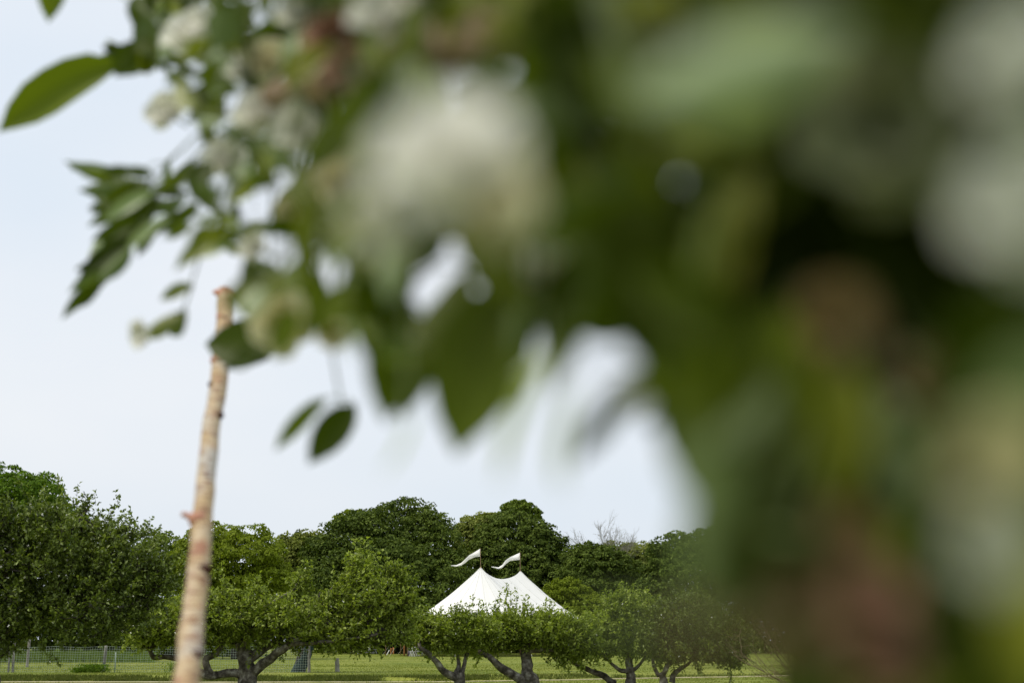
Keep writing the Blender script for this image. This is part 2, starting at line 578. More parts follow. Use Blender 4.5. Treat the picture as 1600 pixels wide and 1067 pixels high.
# ------------------------------------------------------------------ trees
def crown_leaves_far(lobes, n, size, seed):
    """lobes: (cx,cy,cz,rx,ry,rz). Leaf clumps make a puffy, layered surface; some fill inside."""
    rg = np.random.default_rng(seed)
    vols = np.array([l[3] * l[5] + l[3] * l[4] for l in lobes])
    cens, dirs, nrms = [], [], []
    for l, frac in zip(lobes, vols / vols.sum()):
        c = np.array(l[:3]); r = np.array(l[3:6])
        m = int(n * frac)
        nc = max(24, int(7.5 * (r[0] * r[2] + r[0] * r[1] + r[1] * r[2]) / (1.6)))
        cd_ = norm(rg.normal(size=(nc, 3)))
        cd_[:, 2] = np.where(cd_[:, 2] < -0.35, -cd_[:, 2], cd_[:, 2])
        rad = rg.uniform(0.70, 1.03, (nc, 1))
        cc = c + cd_ * r * rad
        cr_ = rg.uniform(0.5, 1.15, nc) * (0.42 + 0.065 * r.mean())
        ms = int(m * 0.86)
        idx = rg.integers(0, nc, ms)
        h = norm(rg.normal(size=(ms, 3)) * np.array([1, 1, 0.8]) + cd_[idx] * 0.7 + np.array([0, 0, 0.45]))
        pos = cc[idx] + h * cr_[idx][:, None] * np.array([1.15, 1.15, 0.62]) * rg.uniform(0.75, 1.05, (ms, 1))
        cens.append(pos)
        nrms.append(norm(h + rg.normal(0, 0.45, (ms, 3)) + np.array([0, 0, 0.3])))
        mi = m - ms
        u = norm(rg.normal(size=(mi, 3))) * rg.uniform(0.3, 0.8, (mi, 1))
        cens.append(c + u * r)
        nrms.append(norm(rg.normal(size=(mi, 3))))
    cens = np.concatenate(cens); nrms = np.concatenate(nrms)
    keep = cens[:, 2] > 0.3
    cens, nrms = cens[keep], nrms[keep]
    d = norm(np.cross(nrms, rg.normal(size=nrms.shape)))
    k = len(cens)
    return leaf_arrays(cens, d, nrms, size * rg.uniform(0.7, 1.35, k), size * rg.uniform(0.55, 0.9, k), 0.15)


def far_tree(name, px, Y, lobes_px, n, size, mat, label, cat='tree', group=None, seed=0, bark='bark_dark', trunk_r=0.35, depth=0.85):
    """lobes_px: (px, py, rx_px, ry_px[, dY])"""
    base = P(px, 1000, Y); base.z = ground_z(base.x, Y)
    t = empty(name, base, label, cat, group)
    s = mpp(Y)
    lobes = []
    for l in lobes_px:
        dY = l[4] if len(l) > 4 else 0
        c = P(l[0], l[1], Y + dY)
        lobes.append((c.x, c.y, c.z, l[2] * s, l[2] * s * depth, l[3] * s))
    V, T = crown_leaves_far(lobes, n, size, seed + 11)
    cr_ = link('crown', mesh_np('crown', V, T, M[mat]), t)
    cr_['kind'] = 'stuff'
    top = max(lobes, key=lambda q: q[2] + q[5])
    mid = Vector((np.mean([l[0] for l in lobes]), Y, np.mean([l[2] for l in lobes])))
    tube('trunk', [base - Vector((0, 0, 0.3)), base.lerp(mid, 0.4) + Vector((0.2, 0, 0)), base.lerp(mid, 0.75), mid], [trunk_r * 1.25, trunk_r, trunk_r * 0.75, trunk_r * 0.4], M[bark], 8, 3, 0.15, 1.5, t)
    for l in lobes:
        a = base.lerp(mid, 0.6)
        b = Vector(l[:3])
        if (b - a).length > 1.0:
            tube('limb', [a, a.lerp(b, 0.5) + Vector((0, 0, 0.1 * (b - a).length)), b], [trunk_r * 0.5, trunk_r * 0.35, trunk_r * 0.12], M[bark], 6, 3, 0.1, 1.5, t)
    return t


WOOD = 'woodland trees beyond the lawn'
far_tree('broadleaf_tree', 5, 105, [(-25, 850, 120, 120), (40, 800, 60, 62, -3), (90, 860, 60, 70, 2), (-70, 800, 80, 80)], 42000, 0.24, 'far_bright',
         'tall bright green tree rising at the left edge behind the dark apple tree', group=WOOD, seed=1)
far_tree('broadleaf_tree', 370, 120, [(335, 880, 55, 62), (385, 890, 60, 62, -2), (425, 920, 45, 50, 1), (350, 940, 80, 55, 1), (300, 900, 45, 50)], 42000, 0.24, 'far_light',
         'yellow green tree just behind the leaning birch pole', group=WOOD, seed=2)
far_tree('broadleaf_tree', 250, 150, [(240, 900, 60, 65), (200, 930, 70, 60)], 14000, 0.34, 'far_mid',
         'low mid green tree between the dark apple tree and the birch pole', group=WOOD, seed=3)
far_tree('broadleaf_tree', 470, 185, [(455, 880, 40, 45), (490, 870, 32, 40), (430, 900, 40, 40), (470, 940, 60, 50)], 22000, 0.36, 'far_olive',
         'pale olive tree in the dip left of the largest dark round tree', group=WOOD, seed=4)
far_tree('conifer', 462, 205, [(462, 880, 14, 48), (462, 870, 8, 40)], 3500, 0.34, 'far_dark',
         'dark conifer tip poking up left of the largest round tree', 'conifer', group=WOOD, seed=5, trunk_r=0.2)
far_tree('broadleaf_tree', 610, 172, [(625, 862, 82, 78), (560, 890, 78, 82, -4), (510, 890, 40, 55, -2), (670, 880, 52, 76, -3), (610, 930, 125, 80, -6), (700, 930, 50, 70, 0)], 80000, 0.34, 'far_dark',
         'largest dark round tree left of the tent', group=WOOD, seed=6, trunk_r=0.6)
far_tree('broadleaf_tree', 548, 190, [(552, 815, 24, 18), (535, 825, 22, 18), (575, 815, 16, 12)], 2600, 0.36, 'far_light',
         'thin pale green treetop showing over the left shoulder of the largest round tree', group=WOOD, seed=7, trunk_r=0.2)
far_tree('broadleaf_tree', 742, 184, [(742, 848, 34, 40), (760, 835, 30, 32, 1), (745, 890, 45, 50)], 20000, 0.36, 'far_olive',
         'narrow brownish green tree standing above the left tent flag', group=WOOD, seed=8)
far_tree('broadleaf_tree', 812, 195, [(810, 800, 26, 17, 3), (828, 808, 18, 14, 3), (795, 808, 16, 14, 3)], 7000, 0.34, 'far_mid',
         'small green treetop knob above the trees behind the tent', group=WOOD, seed=9, trunk_r=0.25)
far_tree('broadleaf_tree', 820, 182, [(800, 860, 62, 58), (845, 880, 46, 58, -2), (775, 900, 50, 60, -3), (830, 920, 70, 60, -4), (865, 910, 30, 50)], 52000, 0.34, 'far_dark',
         'broad dark green tree directly behind the right tent peak', group=WOOD, seed=10, trunk_r=0.5)
far_tree('broadleaf_tree', 930, 172, [(915, 880, 36, 30), (945, 900, 45, 42, -2), (905, 920, 40, 45, -2), (975, 920, 40, 45), (935, 950, 70, 45, -3)], 42000, 0.32, 'far_dark',
         'dark layered tree right of the tent below the bare treetop', group=WOOD, seed=11)
far_tree('broadleaf_tree', 985, 195, [(965, 875, 40, 26), (1000, 885, 45, 35), (1030, 905, 50, 45), (985, 930, 70, 60)], 26000, 0.36, 'far_olive',
         'pale olive tree behind the dark layered tree', group=WOOD, seed=12)
far_tree('broadleaf_tree', 1080, 165, [(1060, 875, 48, 40), (1110, 870, 50, 42), (1080, 920, 80, 60), (1150, 920, 60, 60), (1030, 940, 40, 50)], 42000, 0.32, 'far_dark',
         'rounded green tree at the edge of the blurred arch foliage', group=WOOD, seed=13)
far_tree('broadleaf_tree', 890, 162, [(885, 930, 32, 24), (860, 950, 30, 25), (915, 950, 32, 25), (890, 975, 55, 30)], 22000, 0.26, 'far_light',
         'small bright yellow green tree against the right edge of the tent roof', group=WOOD, seed=14, trunk_r=0.18)
for i, (x, top, r, mt, lb) in enumerate([(1240, 860, 80, 'far_mid', 'mid green woodland tree first behind the near arch post'),
                                         (1380, 850, 90, 'far_dark', 'dark woodland tree far right hidden behind the arch roses'),
                                         (1530, 865, 85, 'far_olive', 'olive woodland tree at the right edge behind the arch'),
                                         (-120, 800, 90, 'far_mid', 'mid green woodland tree beyond the left edge')]):
    far_tree('broadleaf_tree', x, 180, [(x, top + r * 0.7, r, r * 0.7), (x - r * 0.6, top + r, r * 0.7, r * 0.7), (x + r * 0.6, top + r, r * 0.7, r * 0.7)], 16000, 0.45, mt, lb, group=WOOD, seed=20 + i)


# understory: dark mass at the foot of the wood
def understory():
    rg = np.random.default_rng(5)
    n = 90000
    x = rg.uniform(-95, 95, n)
    y = 182 + rg.normal(0, 4, n) + 4 * np.sin(x * 0.11)
    x = x * y / 200
    y = np.where(x < -24, y - 42, y)
    h = 5.5 + 1.8 * np.sin(x * 0.23) + 1.2 * np.sin(x * 0.61 + 1)
    z = rg.uniform(0, 1, n) ** 0.8 * h
    c = np.stack([x, y, z], 1)
    nn = rand_dirs(n, 0.3)
    nn[:, 1] -= 0.6; nn = norm(nn)
    d = norm(np.cross(nn, rg.normal(size=(n, 3))))
    V, T = leaf_arrays(c, d, nn, rg.uniform(0.4, 0.8, n), rg.uniform(0.3, 0.55, n), 0.1)
    o = link('woodland_understory', mesh_np('woodland_understory', V, T, M['far_dark']))
    tag(o, 'dark undergrowth along the foot of the woodland behind the lawn', 'undergrowth', kind='stuff')


understory()


# bare treetop
def bare_branches(t, base, dirs, length, r0, mat, name, rg, levels=3, spread=0.5, kids=5, upb=0.1):
    A, B, RA, RB = [], [], [], []

    def grow(p, d, L, r, lev):
        n = 4
        for i in range(n):
            d = (d + Vector(rg.normal(0, 0.12, 3)) + Vector((0, 0, upb * 0.3))).normalized()
            q = p + d * L / n
            A.append(p[:]); B.append(q[:]); RA.append(r * (1 - 0.6 * i / n)); RB.append(r * (1 - 0.6 * (i + 1) / n))
            if lev > 0:
                for _ in range(rg.integers(1, kids - 1)):
                    dd = (d + Vector(rg.normal(0, spread, 3))).normalized()
                    grow(q, dd, L * rg.uniform(0.35, 0.6), r * 0.5, lev - 1)
            p = q
    for d in dirs:
        grow(base, Vector(d).normalized(), length * rg.uniform(0.8, 1.1), r0, levels)
    V, Q = segs_arrays(A, B, RA, RB, 3)
    o = link(name, mesh_np(name, V, Q, mat), t)
    return o


b0 = P(950, 905, 190)
gb = Vector((b0.x, 190, ground_z(b0.x, 190)))
t = empty('bare_tree', gb, 'leafless pale tree whose bare twigs stick up right of the tent', 'tree', WOOD)
tube('trunk', [gb, gb.lerp(b0, 0.5), b0], [0.3, 0.25, 0.18], M['bark_pale'], 8, 3, 0.1, 1.5, t)
bare_branches(t, b0, [(-0.6, 0, 1), (-0.25, 0.2, 1), (0.05, -0.1, 1), (0.35, 0, 1), (0.7, 0.1, 1), (-0.9, 0, 0.8)], 5.0, 0.065, M['bark_pale'], 'branches', np.random.default_rng(3), 3, 0.45, 5)['kind'] = 'stuff'


# apple trees ------------------------------------------------------------
def apple_tree(px_base, Y, trunk_px, limbs_px, lobes_px, n_shoots, leaves_per, leaf, mat, label, seed, shoot_len=0.5, spikes=(), blossoms=60, dangles=()):
    """trunk_px / limbs_px: lists of (px, py, radius_m, dY). lobes_px: (px, py, rx, ry, weight)"""
    rg = np.random.default_rng(seed)
    base = P(px_base, 1000, Y); base.z = ground_z(base.x, Y)
    t = empty('apple_tree', base, label, 'apple tree', 'apple trees of the orchard')

    def conv(lst): return [P(a, b, Y + d) for a, b, r, d in lst], [r * 0.76 for a, b, r, d in lst]
    pts, rad = conv(trunk_px)
    pts = [base - Vector((0, 0, 0.2))] + pts
    rad = [rad[0] * 1.35] + rad
    tube('trunk', pts, rad, M['bark_grey'], 14, 7, 0.28, 3.2, t, wob=0.04)
    nodes = []
    for a, b in zip(pts[:-1], pts[1:]):
        nodes += [a.lerp(b, q / 3) for q in range(3)]
    for lp in limbs_px:
        p2, r2 = conv(lp)
        tube('limb', p2, r2, M['bark_grey'], 10, 6, 0.26, 3.6, t, wob=0.06)
        for a, b in zip(p2[:-1], p2[1:]):
            nodes += [a.lerp(b, q / 4) for q in range(5)]
    nodes = np.array([n[:] for n in nodes if n.z > 0.9])
    s = mpp(Y)
    wts = np.array([l[2] * l[3] * (l[4] if len(l) > 4 else 1) for l in lobes_px], float)
    pick = rg.choice(len(lobes_px), n_shoots, p=wts / wts.sum())
    anc = []
    for k in pick:
        l = lobes_px[k]
        c = P(l[0], l[1], Y)
        u = rg.normal(size=3); u /= np.linalg.norm(u)
        u *= rg.uniform(0.25, 1) ** 0.5
        anc.append((c.x + u[0] * l[2] * s, Y + u[1] * max(l[2], l[3]) * s * 0.8, c.z + u[2] * l[3] * s))
    anc = np.array(anc)
    # join anchors to the skeleton, nearest first
    d0 = np.min(np.linalg.norm(anc[:, None] - nodes[None], axis=2), axis=1)
    order = np.argsort(d0)
    NP = np.zeros((len(nodes) + 3 * n_shoots, 3)); NP[:len(nodes)] = nodes
    par = -np.ones(len(NP), int); cnt = np.zeros(len(NP), int)
    m = len(nodes); tips = []
    root_lv = np.zeros(len(NP))
    for i in order:
        a = anc[i]
        dist = np.linalg.norm(NP[:m] - a, axis=1) + 0.25 * np.maximum(0, NP[:m, 2] - a[2]) + 0.12 * root_lv[:m]
        j = int(np.argmin(dist)); st = NP[j]
        L = np.linalg.norm(a - st)
        p = j
        for q in (1 / 3, 2 / 3, 1.0):
            pt = st + (a - st) * q + rg.normal(0, 0.05 * L, 3) * (q < 1) - np.array([0, 0, 0.12 * L]) * math.sin(q * math.pi)
            NP[m] = pt; par[m] = p; root_lv[m] = root_lv[p] + L / 3; p = m; m += 1
        tips.append(p)
    for tp in tips:
        k = tp
        while k >= 0:
            cnt[k] += 1; k = par[k]
    idx = np.arange(len(nodes), m)
    A = NP[par[idx]]; B = NP[idx]
    r = 0.0075 * np.maximum(cnt, 1) ** 0.62
    rp = np.where(cnt[par[idx]] > 0, np.minimum(r[par[idx]], r[idx] * 1.3), r[idx] * 1.3)
    SA, SB, SR = [A], [B], [rp]; SRB = [r[idx]]
    # leafy shoots at the tips and along the twigs
    tipP = NP[tips]
    cz = tipP.mean(0)
    sd_ = norm((tipP - cz) * np.array([1, 1, 0.8]) + rg.normal(0, 0.9, tipP.shape) + np.array([0, 0, 2.4]))
    low = (tipP[:, 2] < np.quantile(tipP[:, 2], 0.3)) & (rg.uniform(size=len(tipP)) < 0.22)
    sd_[low] = norm(sd_[low] * np.array([1, 1, 0]) * 0.7 - np.array([0, 0, 0.9]))
    sl = shoot_len * rg.uniform(0.4, 1.0, len(tips)) * np.where(rg.uniform(size=len(tips)) < 0.12, 1.9, 1.0)
    sh_a = [tipP, NP[idx]]; 
    sd2 = norm(rg.normal(0, 1, (len(idx), 3)) + np.array([0, 0, 0.7]))
    sh_d = [sd_, sd2]; sh_l = [sl, 0.45 * shoot_len * rg.uniform(0.4, 1.2, len(idx))]
    if len(spikes):
        sp = np.array([P(a, b, Y + c)[:] for a, b, c, L in spikes]); 
        sh_a.append(sp); sh_d.append(norm(np.stack([rg.normal(0, 0.12, len(sp)), rg.normal(0, 0.1, len(sp)), np.ones(len(sp))], 1)))
        sh_l.append(np.array([L for a, b, c, L in spikes]))
    if len(dangles):
        sp = np.array([P(a, b, Y + c)[:] for a, b, c, L in dangles])
        sh_a.append(sp); sh_d.append(norm(np.stack([rg.normal(0, 0.35, len(sp)), rg.normal(0, 0.1, len(sp)), -np.ones(len(sp))], 1)))
        sh_l.append(np.array([L for a, b, c, L in dangles]))
    SHA = np.concatenate(sh_a); SHD = np.concatenate(sh_d); SHL = np.concatenate(sh_l)
    SA.append(SHA); SB.append(SHA + SHD * SHL[:, None]); SR.append(np.full(len(SHA), 0.006)); SRB.append(np.full(len(SHA), 0.003))
    V, Q = segs_arrays(np.concatenate(SA), np.concatenate(SB), np.concatenate(SR), np.concatenate(SRB), 4)
    tw = link('twigs', mesh_np('twigs', V, Q, M['bark_dark']), t); tw['kind'] = 'stuff'
    # leaves
    per = np.maximum(3, (leaves_per * SHL / shoot_len)).astype(int)
    ii = np.repeat(np.arange(len(SHA)), per)
    u = rg.uniform(0.05, 1.05, len(ii))
    pos = SHA[ii] + SHD[ii] * (SHL[ii] * u)[:, None] + rg.normal(0, 0.035, (len(ii), 3))
    dd = norm(SHD[ii] * 0.55 + rg.normal(0, 0.8, (len(ii), 3)) + np.array([0, 0, -0.05]))
    nn = norm(rg.normal(0, 0.55, (len(ii), 3)) + np.array([0, 0, 1.0]))
    ls = leaf * rg.uniform(0.65, 1.3, len(ii))
    V, T = leaf_arrays(pos, dd, nn, ls, ls * rg.uniform(0.45, 0.65, len(ii)), 0.22)
    lf = link('crown', mesh_np('crown', V, T, M[mat]), t); lf['kind'] = 'stuff'
    # last blossoms
    if blossoms:
        k = rg.integers(0, len(pos), blossoms)
        bp = pos[k] + rg.normal(0, 0.05, (blossoms, 3)) + np.array([0, -0.1, 0.05])
        V, T = leaf_arrays(np.repeat(bp, 4, 0), norm(rg.normal(size=(blossoms * 4, 3))), norm(rg.normal(size=(blossoms * 4, 3))), np.full(blossoms * 4, 0.045), np.full(blossoms * 4, 0.04), 0.1)
        bl = link('blossom', mesh_np('blossom', V, T, M['petal_white']), t); bl['kind'] = 'stuff'
    return t


# dark apple tree at the left
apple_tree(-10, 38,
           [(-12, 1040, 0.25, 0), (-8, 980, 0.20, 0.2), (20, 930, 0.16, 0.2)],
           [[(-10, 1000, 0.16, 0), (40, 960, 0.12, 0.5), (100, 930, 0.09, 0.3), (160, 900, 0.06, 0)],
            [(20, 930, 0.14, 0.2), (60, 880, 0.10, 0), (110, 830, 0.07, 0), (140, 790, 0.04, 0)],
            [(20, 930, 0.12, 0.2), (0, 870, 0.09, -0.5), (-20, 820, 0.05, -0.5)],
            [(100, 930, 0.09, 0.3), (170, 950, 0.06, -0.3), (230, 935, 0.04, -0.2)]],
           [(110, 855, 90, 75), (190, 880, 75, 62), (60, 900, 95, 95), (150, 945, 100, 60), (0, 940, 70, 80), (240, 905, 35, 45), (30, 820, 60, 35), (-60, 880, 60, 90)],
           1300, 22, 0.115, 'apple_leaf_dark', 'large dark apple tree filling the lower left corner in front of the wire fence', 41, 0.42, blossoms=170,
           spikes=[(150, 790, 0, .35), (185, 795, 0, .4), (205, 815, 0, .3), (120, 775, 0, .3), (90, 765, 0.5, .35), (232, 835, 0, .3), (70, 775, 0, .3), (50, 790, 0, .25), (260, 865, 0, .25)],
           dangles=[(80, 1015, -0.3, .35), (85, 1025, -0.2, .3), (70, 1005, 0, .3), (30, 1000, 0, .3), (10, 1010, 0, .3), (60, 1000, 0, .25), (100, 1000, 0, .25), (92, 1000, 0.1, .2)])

# broad apple tree behind the birch pole
apple_tree(388, 46,
           [(388, 1055, 0.36, 0), (384, 1035, 0.34, 0), (382, 1018, 0.30, 0.1)],
           [[(392, 1052, 0.24, 0), (420, 1030, 0.20, -0.3), (450, 1008, 0.15, -0.6), (500, 980, 0.09, -0.4), (560, 940, 0.05, 0)],
            [(388, 1030, 0.20, 0), (420, 1008, 0.15, 0.2), (455, 985, 0.10, 0.6), (510, 930, 0.05, 0.8), (560, 880, 0.03, 0.5)],
            [(380, 1030, 0.22, 0), (384, 1000, 0.16, 0), (405, 960, 0.10, -0.4), (425, 940, 0.06, -0.3), (455, 925, 0.04, -0.2), (470, 900, 0.02, 0)],
            [(378, 1052, 0.22, 0), (350, 1052, 0.17, 0.1), (325, 1054, 0.17, 0), (300, 1046, 0.16, 0), (278, 1030, 0.13, 0.2), (258, 1025, 0.11, 0.3), (240, 1026, 0.10, 0.2), (230, 1012, 0.08, 0), (215, 995, 0.06, 0)],
            [(330, 1052, 0.15, 0), (322, 1030, 0.15, 0), (340, 1018, 0.13, 0.1), (345, 990, 0.09, 0.3), (320, 950, 0.05, 0)],
            [(382, 1020, 0.16, 0.1), (360, 985, 0.09, 0.3), (350, 940, 0.05, 0.3)],
            [(450, 1008, 0.10, -0.6), (520, 1000, 0.07, -0.9), (590, 990, 0.04, -1)]],
           [(370, 972, 110, 36, 1.3), (480, 975, 105, 38), (568, 940, 68, 38), (270, 975, 70, 36), (540, 992, 80, 24), (335, 950, 50, 25), (610, 965, 30, 34), (468, 920, 20, 24, 0.9), (400, 935, 22, 18, 0.7), (360, 930, 25, 18, 0.6), (560, 895, 22, 30, 0.8), (625, 930, 26, 26, 0.9), (240, 990, 50, 24), (600, 994, 40, 16), (605, 905, 22, 20, 0.9)],
           1650, 18, 0.125, 'apple_leaf', 'broad apple tree with gnarled forked trunk behind the leaning birch pole', 42, 0.5, blossoms=110,
           spikes=[(470, 905, 0, .6), (478, 900, 0, .5), (462, 908, 0.2, .45), (555, 885, 0, .85), (565, 880, 0, .75), (548, 890, 0.2, .6), (572, 880, 0.1, .7), (605, 890, 0, .55), (618, 895, 0, .5), (590, 890, 0, .5), (630, 905, 0.1, .4), (385, 915, 0, .4), (345, 900, 0, .45), (335, 905, 0, .4), (640, 925, 0, .35), (520, 905, 0, .35)],
           dangles=[(500, 1008, -0.5, .25), (515, 1015, -0.5, .2), (560, 1020, -0.4, .2), (575, 1018, -0.3, .25), (545, 1010, -0.4, .3), (590, 1005, -0.4, .3), (480, 1000, -0.4, .3), (565, 1010, -0.4, .3)])

# apple tree in front of the tent's left side
apple_tree(718, 49,
           [(720, 1062, 0.22, 0), (718, 1050, 0.20, 0)],
           [[(716, 1062, 0.19, 0), (690, 1045, 0.15, -0.3), (672, 1022, 0.12, -0.5), (655, 1010, 0.09, -0.6), (660, 990, 0.06, -0.3), (680, 970, 0.04, 0)],
            [(722, 1056, 0.12, 0), (727, 1030, 0.09, 0.2), (735, 1005, 0.06, 0.4), (740, 970, 0.04, 0.3)],
            [(712, 1052, 0.12, 0.1), (718, 1035, 0.10, 0.3), (712, 1010, 0.06, 0.3), (700, 975, 0.04, 0.2)]],
           [(700, 993, 55, 22), (665, 985, 32, 20), (735, 990, 45, 24), (700, 1003, 50, 14), (695, 978, 45, 12)],
           700, 20, 0.115, 'apple_leaf', 'small apple tree with a long slanting limb before the tent left side', 43, 0.42, blossoms=30,
           spikes=[(668, 975, 0, .6), (678, 975, 0, .5), (712, 972, 0, .55), (730, 970, 0, .6), (665, 962, 0, .3), (690, 962, 0, .3), (720, 955, 0, .3), (740, 950, 0, .35)],
           dangles=[(700, 1010, -.3, .25), (722, 1005, -.3, .25), (745, 1005, 0, .3), (755, 1010, 0, .25)])
# apple tree in front of the tent's right side
apple_tree(832, 51,
           [(832, 1064, 0.34, 0), (826, 1052, 0.32, 0), (822, 1030, 0.24, 0.1), (822, 1012, 0.21, 0.1)],
           [[(820, 1064, 0.24, 0), (795, 1050, 0.20, -0.3), (768, 1030, 0.16, -0.6), (745, 1012, 0.12, -0.6), (722, 1000, 0.07, -0.5), (700, 985, 0.04, -0.3)],
            [(822, 1022, 0.19, 0.1), (828, 1016, 0.17, 0), (850, 1014, 0.12, -0.2), (880, 1012, 0.08, -0.2), (905, 990, 0.05, 0)],
            [(822, 1012, 0.15, 0.1), (812, 985, 0.10, 0.3), (800, 960, 0.06, 0.3), (790, 935, 0.03, 0.2)],
            [(822, 1012, 0.14, 0.1), (840, 985, 0.09, -0.3), (858, 960, 0.05, -0.2)],
            [(825, 1062, 0.18, 0.6), (805, 1055, 0.15, 0.9), (795, 1050, 0.10, 1.1)]],
           [(770, 993, 50, 24), (830, 992, 60, 22), (885, 995, 45, 26), (795, 975, 30, 12), (905, 1008, 35, 22), (742, 997, 32, 22), (848, 975, 35, 12), (900, 985, 30, 14), (880, 1025, 30, 12, 0.6)],
           1100, 20, 0.12, 'apple_leaf', 'apple tree with two crossing gnarled trunks before the tent right side', 44, 0.42, blossoms=50,
           spikes=[(780, 958, 0, .8), (790, 955, 0, .95), (797, 955, 0.2, .7), (806, 960, 0, .85), (815, 960, 0, .7), (775, 960, 0, .5), (822, 962, 0, .55), (850, 965, 0, .6), (858, 965, 0, .65), (845, 968, 0, .5), (880, 970, 0, .4), (895, 972, 0, .4), (738, 970, 0, .4)],
           dangles=[(870, 1035, -.3, .25), (882, 1035, -.3, .3), (895, 1030, -.2, .3), (860, 1028, -.3, .25), (735, 1010, -.4, .2)])
# apple trees at the right, under the blurred foliage
apple_tree(985, 53,
           [(986, 1060, 0.26, 0), (984, 1040, 0.20, 0), (984, 1020, 0.17, 0.1)],
           [[(960, 1066, 0.18, 0.6), (940, 1054, 0.15, 0.4), (915, 1044, 0.12, 0.2), (895, 1035, 0.08, 0), (890, 1010, 0.05, 0)],
            [(984, 1048, 0.12, 0), (965, 1045, 0.10, -0.3), (948, 1028, 0.06, -0.3), (930, 1005, 0.04, 0)],
            [(984, 1050, 0.12, 0), (1000, 1038, 0.08, -0.2), (1015, 1010, 0.05, 0)],
            [(984, 1022, 0.12, 0.1), (975, 980, 0.07, 0.2), (970, 945, 0.04, 0)],
            [(984, 1022, 0.12, 0.1), (1000, 985, 0.07, -0.2), (1010, 950, 0.04, 0)]],
           [(960, 990, 58, 34), (1000, 978, 52, 38), (975, 952, 40, 20), (925, 1003, 38, 25), (1030, 1003, 38, 24), (990, 1012, 60, 14)],
           1050, 20, 0.12, 'apple_leaf', 'upright apple tree right of the tent with a curved branch low on its left', 45, 0.42, blossoms=60,
           spikes=[(968, 935, 0, .6), (978, 935, 0, .5), (1012, 945, 0, .55), (940, 950, 0, .5), (970, 925, 0, .3), (990, 925, 0, .35), (1010, 935, 0, .3), (945, 935, 0, .3), (1030, 945, 0, .3)])
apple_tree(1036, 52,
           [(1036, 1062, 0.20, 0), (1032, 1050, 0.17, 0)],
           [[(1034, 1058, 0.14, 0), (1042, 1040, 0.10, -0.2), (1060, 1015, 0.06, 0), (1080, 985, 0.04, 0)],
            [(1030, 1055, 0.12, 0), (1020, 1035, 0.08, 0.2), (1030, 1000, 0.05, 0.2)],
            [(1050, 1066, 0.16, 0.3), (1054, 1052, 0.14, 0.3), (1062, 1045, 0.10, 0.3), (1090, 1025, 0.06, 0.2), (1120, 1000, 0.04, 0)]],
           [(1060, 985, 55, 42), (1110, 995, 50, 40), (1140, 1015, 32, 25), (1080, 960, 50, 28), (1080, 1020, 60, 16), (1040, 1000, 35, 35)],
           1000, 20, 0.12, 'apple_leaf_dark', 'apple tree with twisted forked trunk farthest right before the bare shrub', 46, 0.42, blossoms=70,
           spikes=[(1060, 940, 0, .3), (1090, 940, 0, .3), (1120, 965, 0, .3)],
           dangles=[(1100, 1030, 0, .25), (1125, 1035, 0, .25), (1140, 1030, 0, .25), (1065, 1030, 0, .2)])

# bare shrub at the right
bs = P(1262, 1000, 44); bs.z = ground_z(bs.x, 44)
t = empty('bare_shrub', bs, 'leafless arching shrub at the lower right beside the near arch post', 'shrub')
bare_branches(t, bs, [(-1, 0, 0.9), (-0.8, 0.2, 1.2), (-0.55, -0.2, 1.2), (-0.3, 0.1, 1.3), (0, 0, 1.3), (0.3, 0.2, 1.2), (0.6, -0.2, 1.1), (-0.9, -0.2, 0.5), (0.9, 0, 0.9), (-0.7, 0, 0.9)], 2.3, 0.022, M['dry'], 'branches', np.random.default_rng(8), 2, 0.38, 4, 0.1)['kind'] = 'stuff'

# low plants growing at the fence
def tuft(name, px, py, Y, w_, h_, n, mat, label, cat):
    g = P(px, py, Y); base = Vector((g.x, Y, ground_z(g.x, Y)))
    t = empty(name, base, label, cat)
    rg = np.random.default_rng(int(px))
    c = np.array(base[:]) + rg.normal(0, 0.4, (n, 3)) * np.array([w_, w_ * 0.6, 0]) + np.stack([np.zeros(n), np.zeros(n), rg.uniform(0, h_, n)], 1)
    V, T = leaf_arrays(c, rand_dirs(n, 0.9), rand_dirs(n, 0.3), np.full(n, 0.12), np.full(n, 0.05), 0.1)
    link('leaves', mesh_np('leaves', V, T, M[mat]), t)['kind'] = 'stuff'


tuft('weed_clump', 147, 1045, 68.5, 0.9, 0.35, 900, 'far_bright', 'leafy weed clump at the fence between the two left posts', 'weeds')
tuft('weed_clump', 288, 1045, 68.5, 0.9, 0.40, 900, 'far_bright', 'leafy weed clump at the fence left of the birch pole foot', 'weeds')
tuft('weed_clump', 125, 1046, 68.3, 0.5, 0.2, 400, 'far_bright', 'smallest weed clump near the fence foot', 'weeds')

